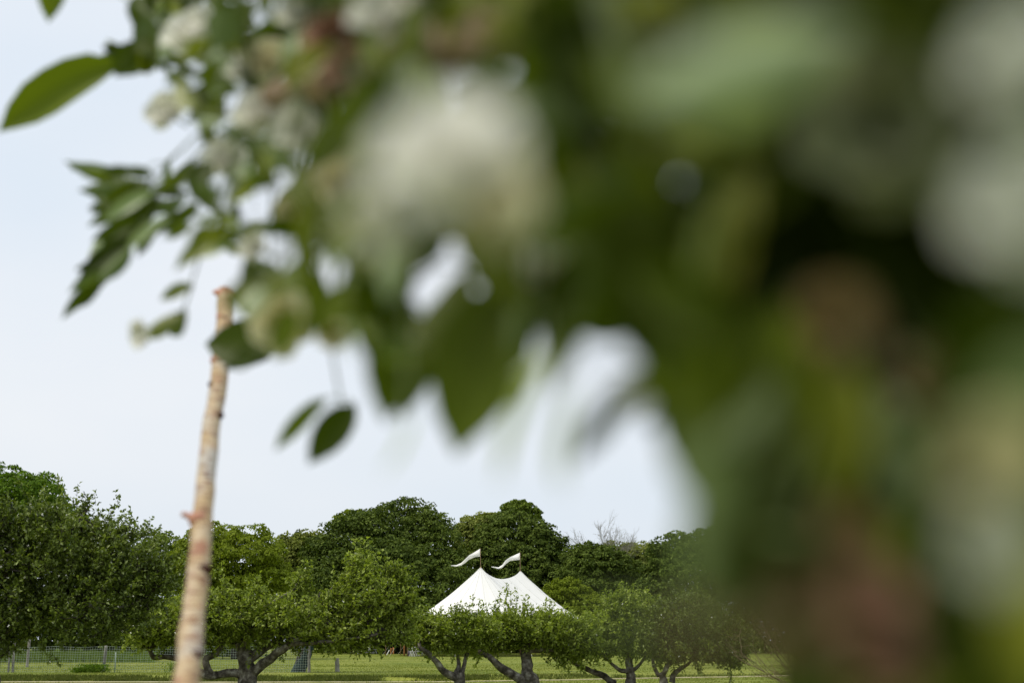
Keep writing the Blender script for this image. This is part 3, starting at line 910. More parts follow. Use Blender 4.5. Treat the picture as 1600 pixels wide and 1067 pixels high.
# ------------------------------------------------------------------ fence
def fence():
    Yf = 69.0
    x0 = P(-90, 1000, Yf).x; x1 = P(482, 1000, Yf).x
    t = empty('wire_fence', (x0, Yf, ground_z(x0, Yf)), 'low green wire mesh fence on rough wooden posts behind the apple trees', 'fence')
    H = 1.2
    n = int((x1 - x0) / 0.115)
    xs = np.linspace(x0, x1, n + 1)
    A, B = [], []
    for i, x in enumerate(xs):
        sag = 0.02 * math.sin(i * 0.3)
        A.append((x, Yf, 0.02)); B.append((x + 0.03, Yf + 0.02 * math.sin(i), H + sag))
    for k in range(11):
        z = 0.05 + (H - 0.05) * k / 10
        pts = [(x, Yf + 0.004, z + 0.02 * math.sin(i * 0.3) * z / H) for i, x in enumerate(xs)]
        A += pts[:-1]; B += pts[1:]
    V, Q = segs_arrays(A, B, np.full(len(A), 0.005), np.full(len(A), 0.005), 4)
    link('wire_mesh', mesh_np('wire_mesh', V, Q, M['wire']), t)['kind'] = 'stuff'
    for px, h, r, lean in ((-60, 1.25, 0.06, 0), (15, 1.45, 0.05, 0.01), (22, 1.40, 0.06, -0.01), (163, 1.25, 0.075, 0.06), (305, 1.2, 0.06, 0)):
        x = P(px, 1000, Yf).x
        g = ground_z(x, Yf + 0.12)
        tube('post', [(x, Yf + 0.12, g - 0.2), (x + lean * 0.5, Yf + 0.12, g + h * 0.5), (x + lean, Yf + 0.12, g + h)], [r * 1.1, r, r * 0.9], M['post_grey'], 10, 4, 0.2, 8, t)
    x = P(181, 1000, Yf).x
    tube('stake', [(x, Yf + 0.1, -0.1), (x, Yf + 0.1, 0.95)], [0.03, 0.03], M['wire'], 6, 2, 0, 1, t)


fence()
Yb = 84
x = P(45, 1000, Yb).x
o = tube('field_post', [(x, Yb, -0.2), (x + 0.02, Yb, 0.8), (x + 0.03, Yb, 1.55)], [0.09, 0.085, 0.08], M['post_grey'], 10, 4, 0.2, 6)
tag(o, 'grey wooden post standing alone in the field behind the wire fence', 'post')
x = P(527, 1000, 71).x
o = tube('stub_post', [(x + 0.06, 71, -0.1), (x + 0.02, 71, 0.3), (x, 71, 0.66)], [0.13, 0.11, 0.10], M['bark_pale'], 10, 4, 0.2, 6)
tag(o, 'short pale weathered post stub on the grass right of the guarded trunk', 'post')
# leaning trunk wrapped in mesh with a pale post
Yt = 70
g0 = P(470, 1000, Yt); g0.z = 0
t = empty('guarded_tree', g0, 'leaning dark trunk in a mesh guard at the right end of the wire fence', 'tree')
tube('trunk', [(g0.x - 0.05, Yt, -0.1), (g0.x + 0.12, Yt, 0.7), (g0.x + 0.5, Yt, 1.5), (g0.x + 0.7, Yt, 2.6), (g0.x + 0.9, Yt, 3.8)], [0.32, 0.29, 0.25, 0.17, 0.06], M['bark_dark'], 12, 5, 0.15, 3, t)
A, B = [], []
for k in range(26):
    a = 2 * math.pi * k / 26
    A.append((g0.x - 0.1 + 0.34 * math.cos(a), Yt + 0.34 * math.sin(a), 0)); B.append((g0.x + 0.42 + 0.28 * math.cos(a), Yt + 0.28 * math.sin(a), 1.25))
for j in range(14):
    z = 0.05 + j * 0.09
    for k in range(26):
        a = 2 * math.pi * k / 26; b = 2 * math.pi * (k + 1) / 26
        cx = g0.x - 0.1 + 0.52 * z / 1.25; r = 0.34 - 0.06 * z / 1.25
        A.append((cx + r * math.cos(a), Yt + r * math.sin(a), z)); B.append((cx + r * math.cos(b), Yt + r * math.sin(b), z))
V, Q = segs_arrays(A, B, np.full(len(A), 0.016), np.full(len(A), 0.016), 4)
link('mesh_guard', mesh_np('mesh_guard', V, Q, M['guard_wire']), t)['kind'] = 'stuff'
lob = []
c0 = P(500, 975, Yt)
V, T = crown_leaves_far([(c0.x, Yt, c0.z, 1.6, 1.4, 0.8), (c0.x + 1.2, Yt, c0.z + 0.2, 1.2, 1.2, 0.6), (c0.x - 1.2, Yt, c0.z + 0.2, 1.2, 1.2, 0.7)], 6000, 0.14, 77)
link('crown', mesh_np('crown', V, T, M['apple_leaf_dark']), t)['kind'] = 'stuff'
x = P(485, 1000, Yt - 0.3).x
o = tube('guard_post', [(x, Yt - 0.45, -0.1), (x - 0.02, Yt - 0.45, 0.6), (x - 0.04, Yt - 0.45, 1.35)], [0.075, 0.07, 0.06], M['post_grey'], 10, 4, 0.15, 6)
tag(o, 'slim grey post beside the leaning guarded trunk', 'post')

# ------------------------------------------------------------------ tent
def tent():
    p1 = P(751, 886, 145); p2 = P(813, 891, 152.5)
    a = Vector((p1.x, p1.y)); b = Vector((p2.x, p2.y))
    ax = (b - a); Ls = ax.length; ax.normalize(); nx = Vector((-ax.y, ax.x))
    R, eave = 9.4, 2.6
    root = empty('sailcloth_tent', (a.x, a.y, 0), 'white twin peaked sailcloth tent with pennant flags behind the orchard', 'tent')
    zp = p1.z
    # perimeter of a stadium
    per = []
    NS, NE = 18, 30
    for i in range(NE + 1):
        th = math.pi / 2 + math.pi * i / NE
        per.append((0.0, Vector((math.cos(th), math.sin(th)))))
    for i in range(1, NS): per.append((i / NS, Vector((0, -1))))
    for i in range(NE + 1):
        th = -math.pi / 2 + math.pi * i / NE
        per.append((1.0, Vector((math.cos(th), math.sin(th)))))
    for i in range(1, NS): per.append((1 - i / NS, Vector((0, 1))))
    NR = 28
    V, Fc = [], []
    n = len(per)

    def ridge(t): return zp - 1.0 * (1 - abs(2 * t - 1) ** 1.9) ** 0.85
    post_every = 6
    for i, (tt, d) in enumerate(per):
        for k in range(NR + 1):
            r = k / NR
            q = a + ax * (tt * Ls) + (ax * d.x + nx * d.y) * (R * r)
            scal = 0.22 * (1 - abs(math.cos(math.pi * i / post_every))) * (r ** 6)
            z = eave + (ridge(tt) - eave) * (1 - r) ** 1.5 + (0.0 - scal) - 0.09 * abs(math.sin(math.pi * i / 3)) * math.sin(math.pi * min(1, r * 1.05)) + 0.03 * noise.noise(Vector((q.x * 0.9, q.y * 0.9, 0)))
            V.append((q.x, q.y, z))
    for i in range(n):
        i2 = (i + 1) % n
        for k in range(NR):
            Fc.append((i * (NR + 1) + k, i * (NR + 1) + k + 1, i2 * (NR + 1) + k + 1, i2 * (NR + 1) + k))
    link('canopy', mesh_py('canopy', V, Fc, M['tent'], True), root)
    # seams, valance
    A, B = [], []
    for i in range(0, n, 3):
        for k in range(0, NR, 2):
            p = V[i * (NR + 1) + k]; q = V[i * (NR + 1) + k + 2]
            A.append((p[0], p[1], p[2] + 0.005)); B.append((q[0], q[1], q[2] + 0.005))
    Vs, Q = segs_arrays(A, B, np.full(len(A), 0.016), np.full(len(A), 0.016), 4)
    link('seams', mesh_np('seams', Vs, Q, M['seam']), root)['kind'] = 'stuff'
    Vv, Fv = [], []
    for i in range(n):
        e = V[i * (NR + 1) + NR]
        Vv += [(e[0], e[1], e[2]), (e[0], e[1], e[2] - 0.28)]
    for i in range(n):
        j = (i + 1) % n
        Fv.append((2 * i, 2 * j, 2 * j + 1, 2 * i + 1))
    link('valance', mesh_py('valance', Vv, Fv, M['tent'], True), root)
    for i in range(0, n, post_every):
        e = V[i * (NR + 1) + NR]
        tube('side_pole', [(e[0], e[1], -0.05), (e[0], e[1], e[2] + 0.25)], [0.045, 0.035], M['wood_pole'], 8, 2, 0, 1, root)
        tt, d = per[i]
        o_ = (ax * d.x + nx * d.y) * 2.2
        A, B = [(e[0], e[1], e[2])], [(e[0] + o_.x, e[1] + o_.y, 0.02)]
        Vs, Q = segs_arrays(A, B, [0.012], [0.012], 4)
        link('guy_rope', mesh_np('guy_rope', Vs, Q, M['rope']), root)
    for (pt, fx, fy, pts) in ((a, 750.5, 857, [(750, 857, 869), (742, 862, 870), (733, 867, 874), (727, 873, 879), (721, 879, 883), (713, 882.5, 885), (704.5, 882.5, 883.5)]),
                              (b, 812.5, 863.5, [(812.5, 863, 874), (804, 867, 875), (797, 870, 876), (790, 875, 881), (785, 882, 886.5), (779, 886, 888.5), (768, 884.5, 885.5)])):
        Yd = pt.y
        tube('centre_pole', [(pt.x, pt.y, -0.05), (pt.x, pt.y, 5), (pt.x, pt.y, zp + 0.05)], [0.09, 0.09, 0.07], M['wood_pole'], 10, 2, 0, 1, root)
        top = P(fx, fy, Yd)
        mast = tube('mast', [(pt.x, pt.y, zp - 0.05), (top.x, pt.y, top.z + 0.05)], [0.03, 0.022], M['wood_pole'], 8, 2, 0, 1, root)
        Vf, Ff = [], []
        for i in range(len(pts) * 3 - 2):
            k = min(i // 3, len(pts) - 2); fr = (i - 3 * k) / 3
            q0, q1 = pts[k], pts[k + 1]
            x_ = q0[0] + (q1[0] - q0[0]) * fr; yt = q0[1] + (q1[1] - q0[1]) * fr; yb = q0[2] + (q1[2] - q0[2]) * fr
            dy = 0.25 * math.sin(i * 0.55)
            Vf.append(P(x_, yt, Yd + dy)); Vf.append(P(x_, yb, Yd + dy * 0.6))
        for i in range(len(Vf) // 2 - 1): Ff.append((2 * i, 2 * i + 1, 2 * i + 3, 2 * i + 2))
        fl = link('pennant', mesh_py('pennant', Vf, Ff, M['tent'], True), root)
        sol = fl.modifiers.new('thick', 'SOLIDIFY'); sol.thickness = 0.01


tent()

# ------------------------------------------------------------------ chairs and small things by the tent
def folding_chair():
    t = empty('folding_chair', (0, 0, 0))
    W_ = 0.42

    def bx(name, lo, hi, rot=0, piv=(0, 0, 0)):
        V, Fc = box_arrays(lo, hi)
        if rot:
            c, s = math.cos(rot), math.sin(rot)
            V = [(x, piv[1] + (y - piv[1]) * c - (z - piv[2]) * s, piv[2] + (y - piv[1]) * s + (z - piv[2]) * c) for x, y, z in V]
        return link(name, mesh_py(name, V, Fc, M['white_paint']), t)
    bx('seat', (-W_ / 2, -0.2, 0.44), (W_ / 2, 0.2, 0.47))
    for sx in (-1, 1):
        x = sx * (W_ / 2 + 0.012)
        bx('leg', (x - 0.012, -0.02, 0.0), (x + 0.012, 0.02, 0.95), 0.28, (0, 0, 0.45))
        x = sx * (W_ / 2 + 0.038)
        bx('leg', (x - 0.012, -0.02, -0.02), (x + 0.012, 0.02, 0.5), -0.38, (0, 0, 0.4))
    bx('backrest', (-W_ / 2, -0.01, 0.74), (W_ / 2, 0.01, 0.92), 0.28, (0, 0, 0.45))
    bx('stretcher', (-W_ / 2, -0.01, 0.15), (W_ / 2, 0.01, 0.18), 0.28, (0, 0, 0.45))
    return t


ch0 = folding_chair()


def copy_tree(o, parent=None):
    c = o.copy(); C.objects.link(c); c.parent = parent
    for ch in o.children: copy_tree(ch, c)
    return c


spots = [(643, 1024, 1.35, 'white folding chair closest to the lilac cloth, seen through the orchard gap'),
         (648, 1024, 1.2, 'white folding chair second from the lilac cloth'),
         (653, 1023.5, 1.5, 'white folding chair third from the lilac cloth'),
         (661, 1023, 1.3, 'white folding chair just behind the slanting apple limb'),
         (673, 1022, 1.45, 'white folding chair first to the right of the slanting apple limb'),
         (688, 1021, 1.1, 'white folding chair farthest right along the row by the tent'),
         (577, 1020, 1.4, 'lone white folding chair at left end of the gap, more distant'),
         (585, 1020, 0.9, 'distant white folding chair beside the lone left one')]
for i, (px, py, rz, lb) in enumerate(spots):
    Y = EYE * F / (py - 1000) * 1.0
    c = ch0 if i == 0 else copy_tree(ch0)
    p = P(px, 1000, Y)
    c.location = (p.x, Y, ground_z(p.x, Y)); c.rotation_euler = (0, 0, rz)
    tag(c, lb, 'chair', 'white folding chairs set out by the tent')


def post_px(name, px0, py0, px1, py1, Y, wd, mat, label, cat):
    a = P(px0, 1000, Y); a.z = ground_z(a.x, Y); b = P(px1, py1, Y)
    o = tube(name, [a, a.lerp(b, 0.5), b], [wd, wd, wd * 0.95], M[mat], 8, 2, 0.05, 2)
    tag(o, label, cat)


post_px('wooden_stake', 611, 1021, 611, 1012, 158, 0.06, 'orange_wood', 'thin orange stake on the lawn, left one of a close pair', 'stake')
post_px('wooden_stake', 615, 1021, 614.5, 1011, 158, 0.07, 'orange_wood', 'orange stake on the lawn, right one of a close pair', 'stake')
post_px('wooden_stake', 632, 1023, 631.5, 1008, 146, 0.09, 'orange_wood', 'tallest orange stake, beside the lilac cloth', 'stake')
post_px('wooden_stake', 604.5, 1024, 608.5, 1015, 150, 0.05, 'white_paint', 'thin white stake leaning right on the open lawn', 'stake')
p = P(638.5, 1000, 145)
zt = P(638.5, 1009, 145).z
V, Fc = [], []
for i in range(9):
    xx = p.x - 0.14 + 0.28 * i / 8
    yy = 145 + 0.05 * math.sin(i * 1.9)
    V += [(xx - 0.03, yy, 0.0), (xx, yy, zt * 0.5), (xx + 0.03, yy + 0.02, zt)]
for i in range(8):
    for k in range(2):
        Fc.append((i * 3 + k, i * 3 + 3 + k, i * 3 + 4 + k, i * 3 + 1 + k))
o = link('cloth_banner', mesh_py('cloth_banner', V, Fc, M['lilac'], True))
o.modifiers.new('thick', 'SOLIDIFY').thickness = 0.02
tag(o, 'narrow upright lilac cloth between the orange stake and white chairs', 'cloth')


# ------------------------------------------------------------------ birch pole
def birch_pole():
    def YP(y): return 3.9 - 1.0 * (y - 456) / 611
    pts = [(351.5, 456, YP(456)), (350, 500, YP(500)), (344, 560, YP(560)), (337, 620, YP(620)), (329, 690, YP(690)), (320, 760, YP(760)), (314, 830, YP(830)), (309, 900, YP(900)), (302, 970, YP(970)), (292, 1067, YP(1067))]
    rr = [12.5, 12.5, 13, 13.5, 14, 14.5, 16.0, 16.5, 17.5, 20]
    W_ = [P(a, b, c) for a, b, c in pts]
    R_ = [r * mpp(p[2]) for r, p in zip(rr, pts)]
    g = W_[-1] + (W_[-1] - W_[-2]) * ((W_[-1].z + 0.2) / (W_[-2].z - W_[-1].z))
    base = Vector((g.x, g.y, 0))
    t = empty('birch_pole', base, 'leaning bare birch pole with cut top left of the arch', 'pole')
    mid = [W_[-1].lerp(g, q) for q in (0.33, 0.66)]
    tube('stem', W_ + mid + [g], R_ + [R_[-1] * 1.05, R_[-1] * 1.12, R_[-1] * 1.2], M['birch'], 20, 6, 0.10, 14, t, wob=0.006)
    # frayed lip of the cut top
    ax = (W_[0] - W_[1]).normalized()
    top = W_[0]
    V, Fc = [], []
    for j, (dz, rf) in enumerate(((-0.02, 1.0), (-0.004, 1.18), (0.004, 1.12), (0.005, 0.0))):
        for k in range(16):
            a = 2 * math.pi * k / 16
            e = 1 + 0.35 * max(0, math.cos(a - math.pi)) ** 6 * (1 if j in (1, 2) else 0)
            V.append(top + ax * dz + Vector((math.cos(a), math.sin(a), 0)) * R_[0] * rf * e)
    for j in range(3):
        for k in range(16):
            k2 = (k + 1) % 16
            Fc.append((j * 16 + k, j * 16 + k2, (j + 1) * 16 + k2, (j + 1) * 16 + k))
    link('cut_top', mesh_py('cut_top', V, Fc, M['cut_wood'], True), t)
    for (px, py, r, mat) in ((319, 891, 8, 'knot'), (302, 1027, 9, 'knot'), (296, 1046, 6, 'cut_wood'), (331, 601, 4.5, 'knot'), (344, 649, 4.5, 'knot'), (336, 564, 5.5, 'cut_wood'), (343, 495, 4, 'cut_wood'), (350, 500, 4.5, 'knot'), (308, 812, 10, 'cut_wood'), (331, 700, 3.5, 'cut_wood'), (322, 745, 3, 'knot'), (310, 950, 4, 'cut_wood'), (344, 530, 3, 'knot')):
        Y = YP(py)
        c = P(px, py, Y - (12.5 + 7.5 * (py - 456) / 611) * 1.0 * mpp(Y)); r *= 1.4 * mpp(Y)
        V, Fc = [], []
        for j in range(5):
            th = math.pi * j / 4
            for k in range(10):
                a = 2 * math.pi * k / 10
                V.append(c + Vector((math.sin(th) * math.cos(a) * r, -math.cos(th) * r * 0.45, math.sin(th) * math.sin(a) * r * (1.0 + 0.2 * math.sin(3 * a)))))
        for j in range(4):
            for k in range(10):
                k2 = (k + 1) % 10
                Fc.append((j * 10 + k, j * 10 + k2, (j + 1) * 10 + k2, (j + 1) * 10 + k))
        link('knot', mesh_py('knot', V, Fc, M[mat], True), t)
    s0 = P(304, 808, YP(808)); s1 = P(284, 803, YP(808))
    tube('branch_stub', [s0, s0.lerp(s1, 0.5), s1], [0.010, 0.007, 0.006], M['cut_wood'], 8, 3, 0.2, 40, t)


birch_pole()

# ------------------------------------------------------------------ arch with flowers
# the arch beam runs from the near post (right) away to the left
def depth_at(px):
    inv = 0.44 + (px - 200) * 0.00195
    return 1.0 / max(0.40, min(3.3, inv))


arch_base = P(1400, 1000, 0.62); arch_base.z = 0
arch = empty('flower_arch', arch_base, 'rustic branch arch with a near post and a beam running away to the left', 'arch')
beam_px = [(1560, -60, 0.47), (1300, -20, 0.5), (1000, 30, 0.62), (760, 60, 0.80), (560, 110, 1.12), (430, 150, 1.45), (400, 160, 1.55)]
bp_ = [P(a, b, c) for a, b, c in beam_px]
tube('beam', bp_, [0.017, 0.018, 0.018, 0.018, 0.018, 0.014, 0.008], M['wood_pole'], 12, 6, 0.2, 40, arch)
pp = P(1420, -60, 0.60)
q0 = P(1330, 500, 0.58); q1 = P(1300, 800, 0.57); q2 = P(1385, 1067, 0.56)
tube('post', [pp, q0, q1, q2, q2.lerp(arch_base, 0.4), arch_base], [0.016, 0.018, 0.016, 0.017, 0.02, 0.022], M['wood_pole'], 12, 6, 0.25, 30, arch)


def leaf_mesh(name, L=1.0, W_=0.42, droop=0.18, fold=0.10, mat=None):
    rows = 7
    V, Fc = [], []
    for i in range(rows):
        u = i / (rows - 1)
        wd = W_ * (math.sin(math.pi * min(1, u ** 0.85)) ** 0.8) * 0.5 if 0 < i < rows - 1 else (0.012 if i == 0 else 0.002)
        z = -droop * u * u
        for k in (-1, -0.5, 0, 0.5, 1):
            V.append((wd * k, u * L, z + fold * wd * 2 * abs(k) + 0.02 * math.sin(u * 9 + k) * abs(k)))
    for i in range(rows - 1):
        for k in range(4):
            a = i * 5 + k
            Fc.append((a, a + 1, a + 6, a + 5))
    return mesh_py(name, V, Fc, mat, True)


LM = {'g': [leaf_mesh('leaf', 1, w_, dr, fo, M['flower_leaf']) for w_, dr, fo in ((0.50, 0.12, 0.2), (0.44, 0.2, 0.35), (0.58, 0.08, 0.15))],
      'n': [leaf_mesh('leaf', 1, w_, 0.15, 0.3, M['flower_leaf']) for w_ in (0.27, 0.34)],
      'q': [leaf_mesh('leaf', 1, 0.27, 0.15, 0.3, M['flower_leaf_pale'])],
      'w': [leaf_mesh('leaf', 1, 0.62, 0.05, 0.12, M['flower_leaf'])],
      'd': [leaf_mesh('leaf', 1, w_, 0.15, 0.2, M['flower_leaf_shaded']) for w_ in (0.5, 0.6)],
      'y': [leaf_mesh('leaf', 1, 0.42, 0.18, 0.3, M['flower_leaf_yellow'])],
      'p': [leaf_mesh('leaf', 1, 0.44, 0.12, 0.25, M['flower_leaf_pale'])]}

SPRAYS = [  # px, py, label
    (70, -20, 'single dark leaf hanging down from the top edge at the far left of the sky'),
    (110, 120, 'long curved leaf reaching left into the sky below the top corner'),
    (215, 40, 'leafy twig at the top left just right of the long curved leaf'),
    (200, 285, 'narrow leaved twig fanning left into the sky at mid height'),
    (160, 410, 'lowest left twig of narrow leaves ending in a single dark tip'),
    (240, 500, 'yellow green leaves around the lowest pale bud left of the pole top'),
    (370, 535, 'round green leaf crossing the birch pole near its cut top'),
    (340, 130, 'bright leaves between the upper left white buds'),
    (330, 330, 'leaves spread above the birch pole top'),
    (430, 230, 'sunlit yellow green leaves beside the small sky gaps left of the big white rose'),
    (460, 430, 'leaves hanging right of the birch pole top around a cream rose'),
    (490, 670, 'pair of small leaves hanging free in the sky below the arch'),
    (480, 70, 'leaves at the top edge beside the salmon blossoms'),
    (620, 560, 'large drooping leaf cluster below the big white rose'),
    (650, 60, 'dark leaves above the big white rose'),
    (740, 620, 'darkest pointed leaf hanging lowest at the centre'),
    (820, 400, 'leaves around the faint dim blossoms right of the big white rose'),
    (900, 180, 'dark foliage right of the big white rose'),
    (960, 660, 'thin leaves below the largest sky gap'),
    (1050, 500, 'blurred foliage right of the largest sky gap'),
    (1150, 110, 'pale glossy leaves catching light near the top right of centre'),
    (1130, 290, 'yellowish leaves above the round sky speck'),
    (1330, 60, 'leaves at the top edge above the grey green rose'),
    (1230, 420, 'dense shaded foliage left of the ochre blossoms'),
    (1480, 350, 'dark foliage between the grey green rose and the right edge roses'),
    (1150, 760, 'dark hanging foliage at the left edge of the near post'),
    (1330, 700, 'bright lime leaf hanging low on the near post'),
    (1480, 700, 'black green foliage beside the cream yellow rose at right'),
    (1180, 950, 'thin out of focus foliage low beside the bare shrub'),
    (1330, 950, 'dark foliage around the lowest salmon blossom'),
    (1500, 960, 'dark foliage in the lower right corner'),
    (1590, 900, 'yellow green leaf edge along the lower right border'),
]
LEAVES = []   # (base px, base py, tip px, tip py, Y, kind, roll)


def L_(bx_, by_, tx_, ty_, Y=None, kind='g', roll=0.0, Yt=None):
    Y = Y or depth_at(bx_)
    LEAVES.append((bx_, by_, tx_, ty_, Y, Yt or Y * random.uniform(0.98, 1.02), kind, roll))


# silhouette leaves seen against the sky
L_(85, -60, 76, 32, 2.1)
L_(190, 98, -22, 196, 2.2, 'n', 0.1)
L_(205, 95, 160, 70, 2.05); L_(200, 85, 165, 65, 2.1, 'y'); L_(180, 120, 240, 60, 2.0)
L_(225, 60, 215, -20, 2.0); L_(235, 20, 245, -50, 2.0); L_(230, 90, 230, 20, 1.95)
for q in ((205, 270, 118, 264), (225, 278, 165, 262), (260, 290, 262, 250), (290, 290, 330, 268), (230, 288, 140, 300), (220, 300, 150, 328), (250, 300, 150, 345),
          (245, 310, 185, 370), (230, 330, 160, 385), (225, 350, 165, 400), (250, 310, 205, 360), (285, 330, 240, 362), (290, 310, 225, 330), (240, 290, 175, 300),
          (215, 375, 130, 420), (195, 400, 125, 418), (175, 430, 100, 486), (160, 445, 122, 478), (300, 300, 345, 330), (310, 320, 268, 350), (205, 385, 160, 440), (235, 300, 290, 300), (240, 275, 205, 262), (150, 268, 112, 262), (180, 285, 135, 272), (270, 300, 300, 250), (200, 330, 140, 322), (165, 330, 150, 300), (215, 345, 150, 372), (250, 350, 215, 395), (180, 400, 118, 450), (310, 280, 350, 262)):
    L_(q[0], q[1], q[2] + 0.12 * (q[2] - q[0]), q[3] + 0.12 * (q[3] - q[1]), 2.15 + random.uniform(-0.1, 0.1), 'n', random.uniform(-0.4, 0.4))
L_(302, 446, 248, 466, 2.0, 'y'); L_(290, 485, 232, 520, 2.0, 'y', 0.2); L_(292, 490, 262, 525, 2.0); L_(270, 500, 225, 530, 2.0, 'y')
L_(375, 365, 268, 408, 1.75, 'y', 0.5); L_(365, 375, 300, 400, 1.8, 'p'); L_(300, 350, 262, 372, 1.9)
L_(440, 542, 318, 534, 2.3, 'w', 0.0); L_(420, 560, 350, 572, 2.2, 'n', 0.2); L_(405, 555, 358, 566, 1.5)
L_(400, 470, 385, 400, 1.5); L_(395, 460, 400, 400, 1.5); L_(410, 480, 470, 440, 1.5)
L_(510, 622, 424, 700, 1.6, 'n', 0.1); L_(556, 632, 480, 722, 1.55, 'g', 0.0)
L_(320, 170, 325, 232, 1.85, 'y'); L_(300, 160, 350, 190, 1.85); L_(330, 130, 300, 110, 1.9); L_(260, 118, 290, 118, 1.9)
L_(640, 470, 598, 655, 0.95, 'g', 0.1); L_(660, 520, 625, 650, 0.98); L_(600, 430, 570, 560, 0.95, 'g', 0.4); L_(560, 400, 545, 500, 1.0)
L_(800, 440, 705, 705, 0.85, 'g', 0.3); L_(790, 470, 740, 660, 0.88); L_(830, 430, 760, 610, 0.86); L_(835, 440, 800, 560, 0.8)
L_(985, 620, 893, 715, 0.62, 'n', 0.2); L_(1075, 590, 915, 648, 0.62, 'y', 0.3); L_(1080, 400, 890, 545, 0.64, 'g', 0.2); L_(960, 380, 840, 540, 0.68, 'g', 0.2); L_(1090, 620, 1000, 660, 0.6, 'g', 0.2); L_(730, 420, 640, 580, 0.9, 'y', 0.3); L_(925, 470, 850, 610, 0.66, 'n', 0.3); L_(800, 360, 755, 460, 0.8, 'g', 0.2); L_(690, 340, 640, 430, 0.85, 'g', 0.2); L_(900, 480, 815, 600, 0.7, 'p', 1.1)
L_(860, 560, 760, 740, 0.62, 'p', 1.35); L_(640, 650, 610, 740, 0.7, 'p', 1.35); L_(905, 600, 860, 760, 0.55, 'p', 1.35); L_(560, 470, 540, 560, 0.95, 'p', 1.3)
L_(1060, 470, 1020, 640, 0.55); L_(1090, 560, 1070, 760, 0.5, 'g', 0.2); L_(1000, 420, 905, 520, 0.6); L_(1060, 660, 1100, 800, 0.45)
L_(650, 90, 690, 200, 0.8, 'p'); L_(1330, 560, 1310, 790, 0.42, 'y', 0.2); L_(1350, 600, 1290, 800, 0.45, 'y', 0.3)
L_(1010, 150, 1330, 50, 0.29, 'p', 0.1); L_(1100, 50, 1320, 80, 0.33, 'y', 0.2); L_(980, 160, 1200, 110, 0.38, 'p')
L_(1150, 260, 1060, 270, 0.5, 'y'); L_(1180, 290, 1050, 240, 0.52, 'y', 0.4)
L_(1640, 760, 1590, 1100, 0.35, 'y', 0.3)
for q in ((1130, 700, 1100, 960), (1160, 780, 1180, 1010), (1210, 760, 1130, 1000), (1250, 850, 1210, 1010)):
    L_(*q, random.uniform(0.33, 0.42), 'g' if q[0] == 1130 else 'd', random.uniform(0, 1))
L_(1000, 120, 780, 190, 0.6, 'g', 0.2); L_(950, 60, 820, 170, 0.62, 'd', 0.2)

GAPS0 = [(640, 480, 16, 26), (585, 455, 14, 24), (560, 520, 14, 20), (600, 510, 12, 20), (835, 520, 16, 24), (300, 95, 22, 18), (375, 150, 25, 22), (320, 135, 12, 12), (430, 395, 38, 48), (392, 325, 26, 40), (430, 300, 42, 18), (345, 292, 28, 14), (402, 28, 18, 16), (507, 60, 12, 12), (486, 32, 12, 8),
        (345, 205, 16, 16), (520, 182, 14, 9), (470, 240, 30, 16), (520, 460, 20, 45), (500, 530, 22, 30), (682, 438, 36, 44), (730, 395, 20, 24), (760, 500, 36, 62), (735, 570, 24, 40), (975, 575, 80, 50), (1070, 308, 18, 18), (1055, 388, 30, 16),
        (890, 545, 30, 55), (845, 620, 40, 60), (1190, 570, 14, 24), (290, 200, 14, 14), (240, 130, 14, 14), (455, 405, 20, 30), (300, 400, 30, 20), (500, 400, 15, 18)]
def GS(a): return {975: 1.0, 682: 1.0, 760: 1.0, 730: 0.9, 890: 0.8, 735: 0.8}.get(a, 0.66)


GAPS = [(a, b, c * GS(a), d * GS(a)) for a, b, c, d in GAPS0]
POLY = [(245, -120), (205, 20), (215, 115), (270, 140), (310, 215), (300, 260), (290, 330), (330, 400), (400, 440), (385, 500), (420, 560), (470, 540), (520, 560), (560, 520), (590, 600), (640, 600), (660, 560), (700, 620), (740, 620),
        (800, 580), (860, 520), (900, 620), (960, 640), (1040, 640), (1060, 720), (1110, 790), (1135, 900), (1190, 980), (1230, 1150), (1720, 1150), (1720, -360), (245, -360)]


def inside(x, y):
    c = False
    n = len(POLY)
    for i in range(n):
        x0, y0 = POLY[i]; x1, y1 = POLY[(i + 1) % n]
        if (y0 > y) != (y1 > y) and x < (x1 - x0) * (y - y0) / (y1 - y0) + x0: c = not c
    return c


def gap_hit(x, y, m):
    for gx, gy, a, b in GAPS:
        if ((x - gx) / (a + m)) ** 2 + ((y - gy) / (b + m)) ** 2 < 1: return True
    return False


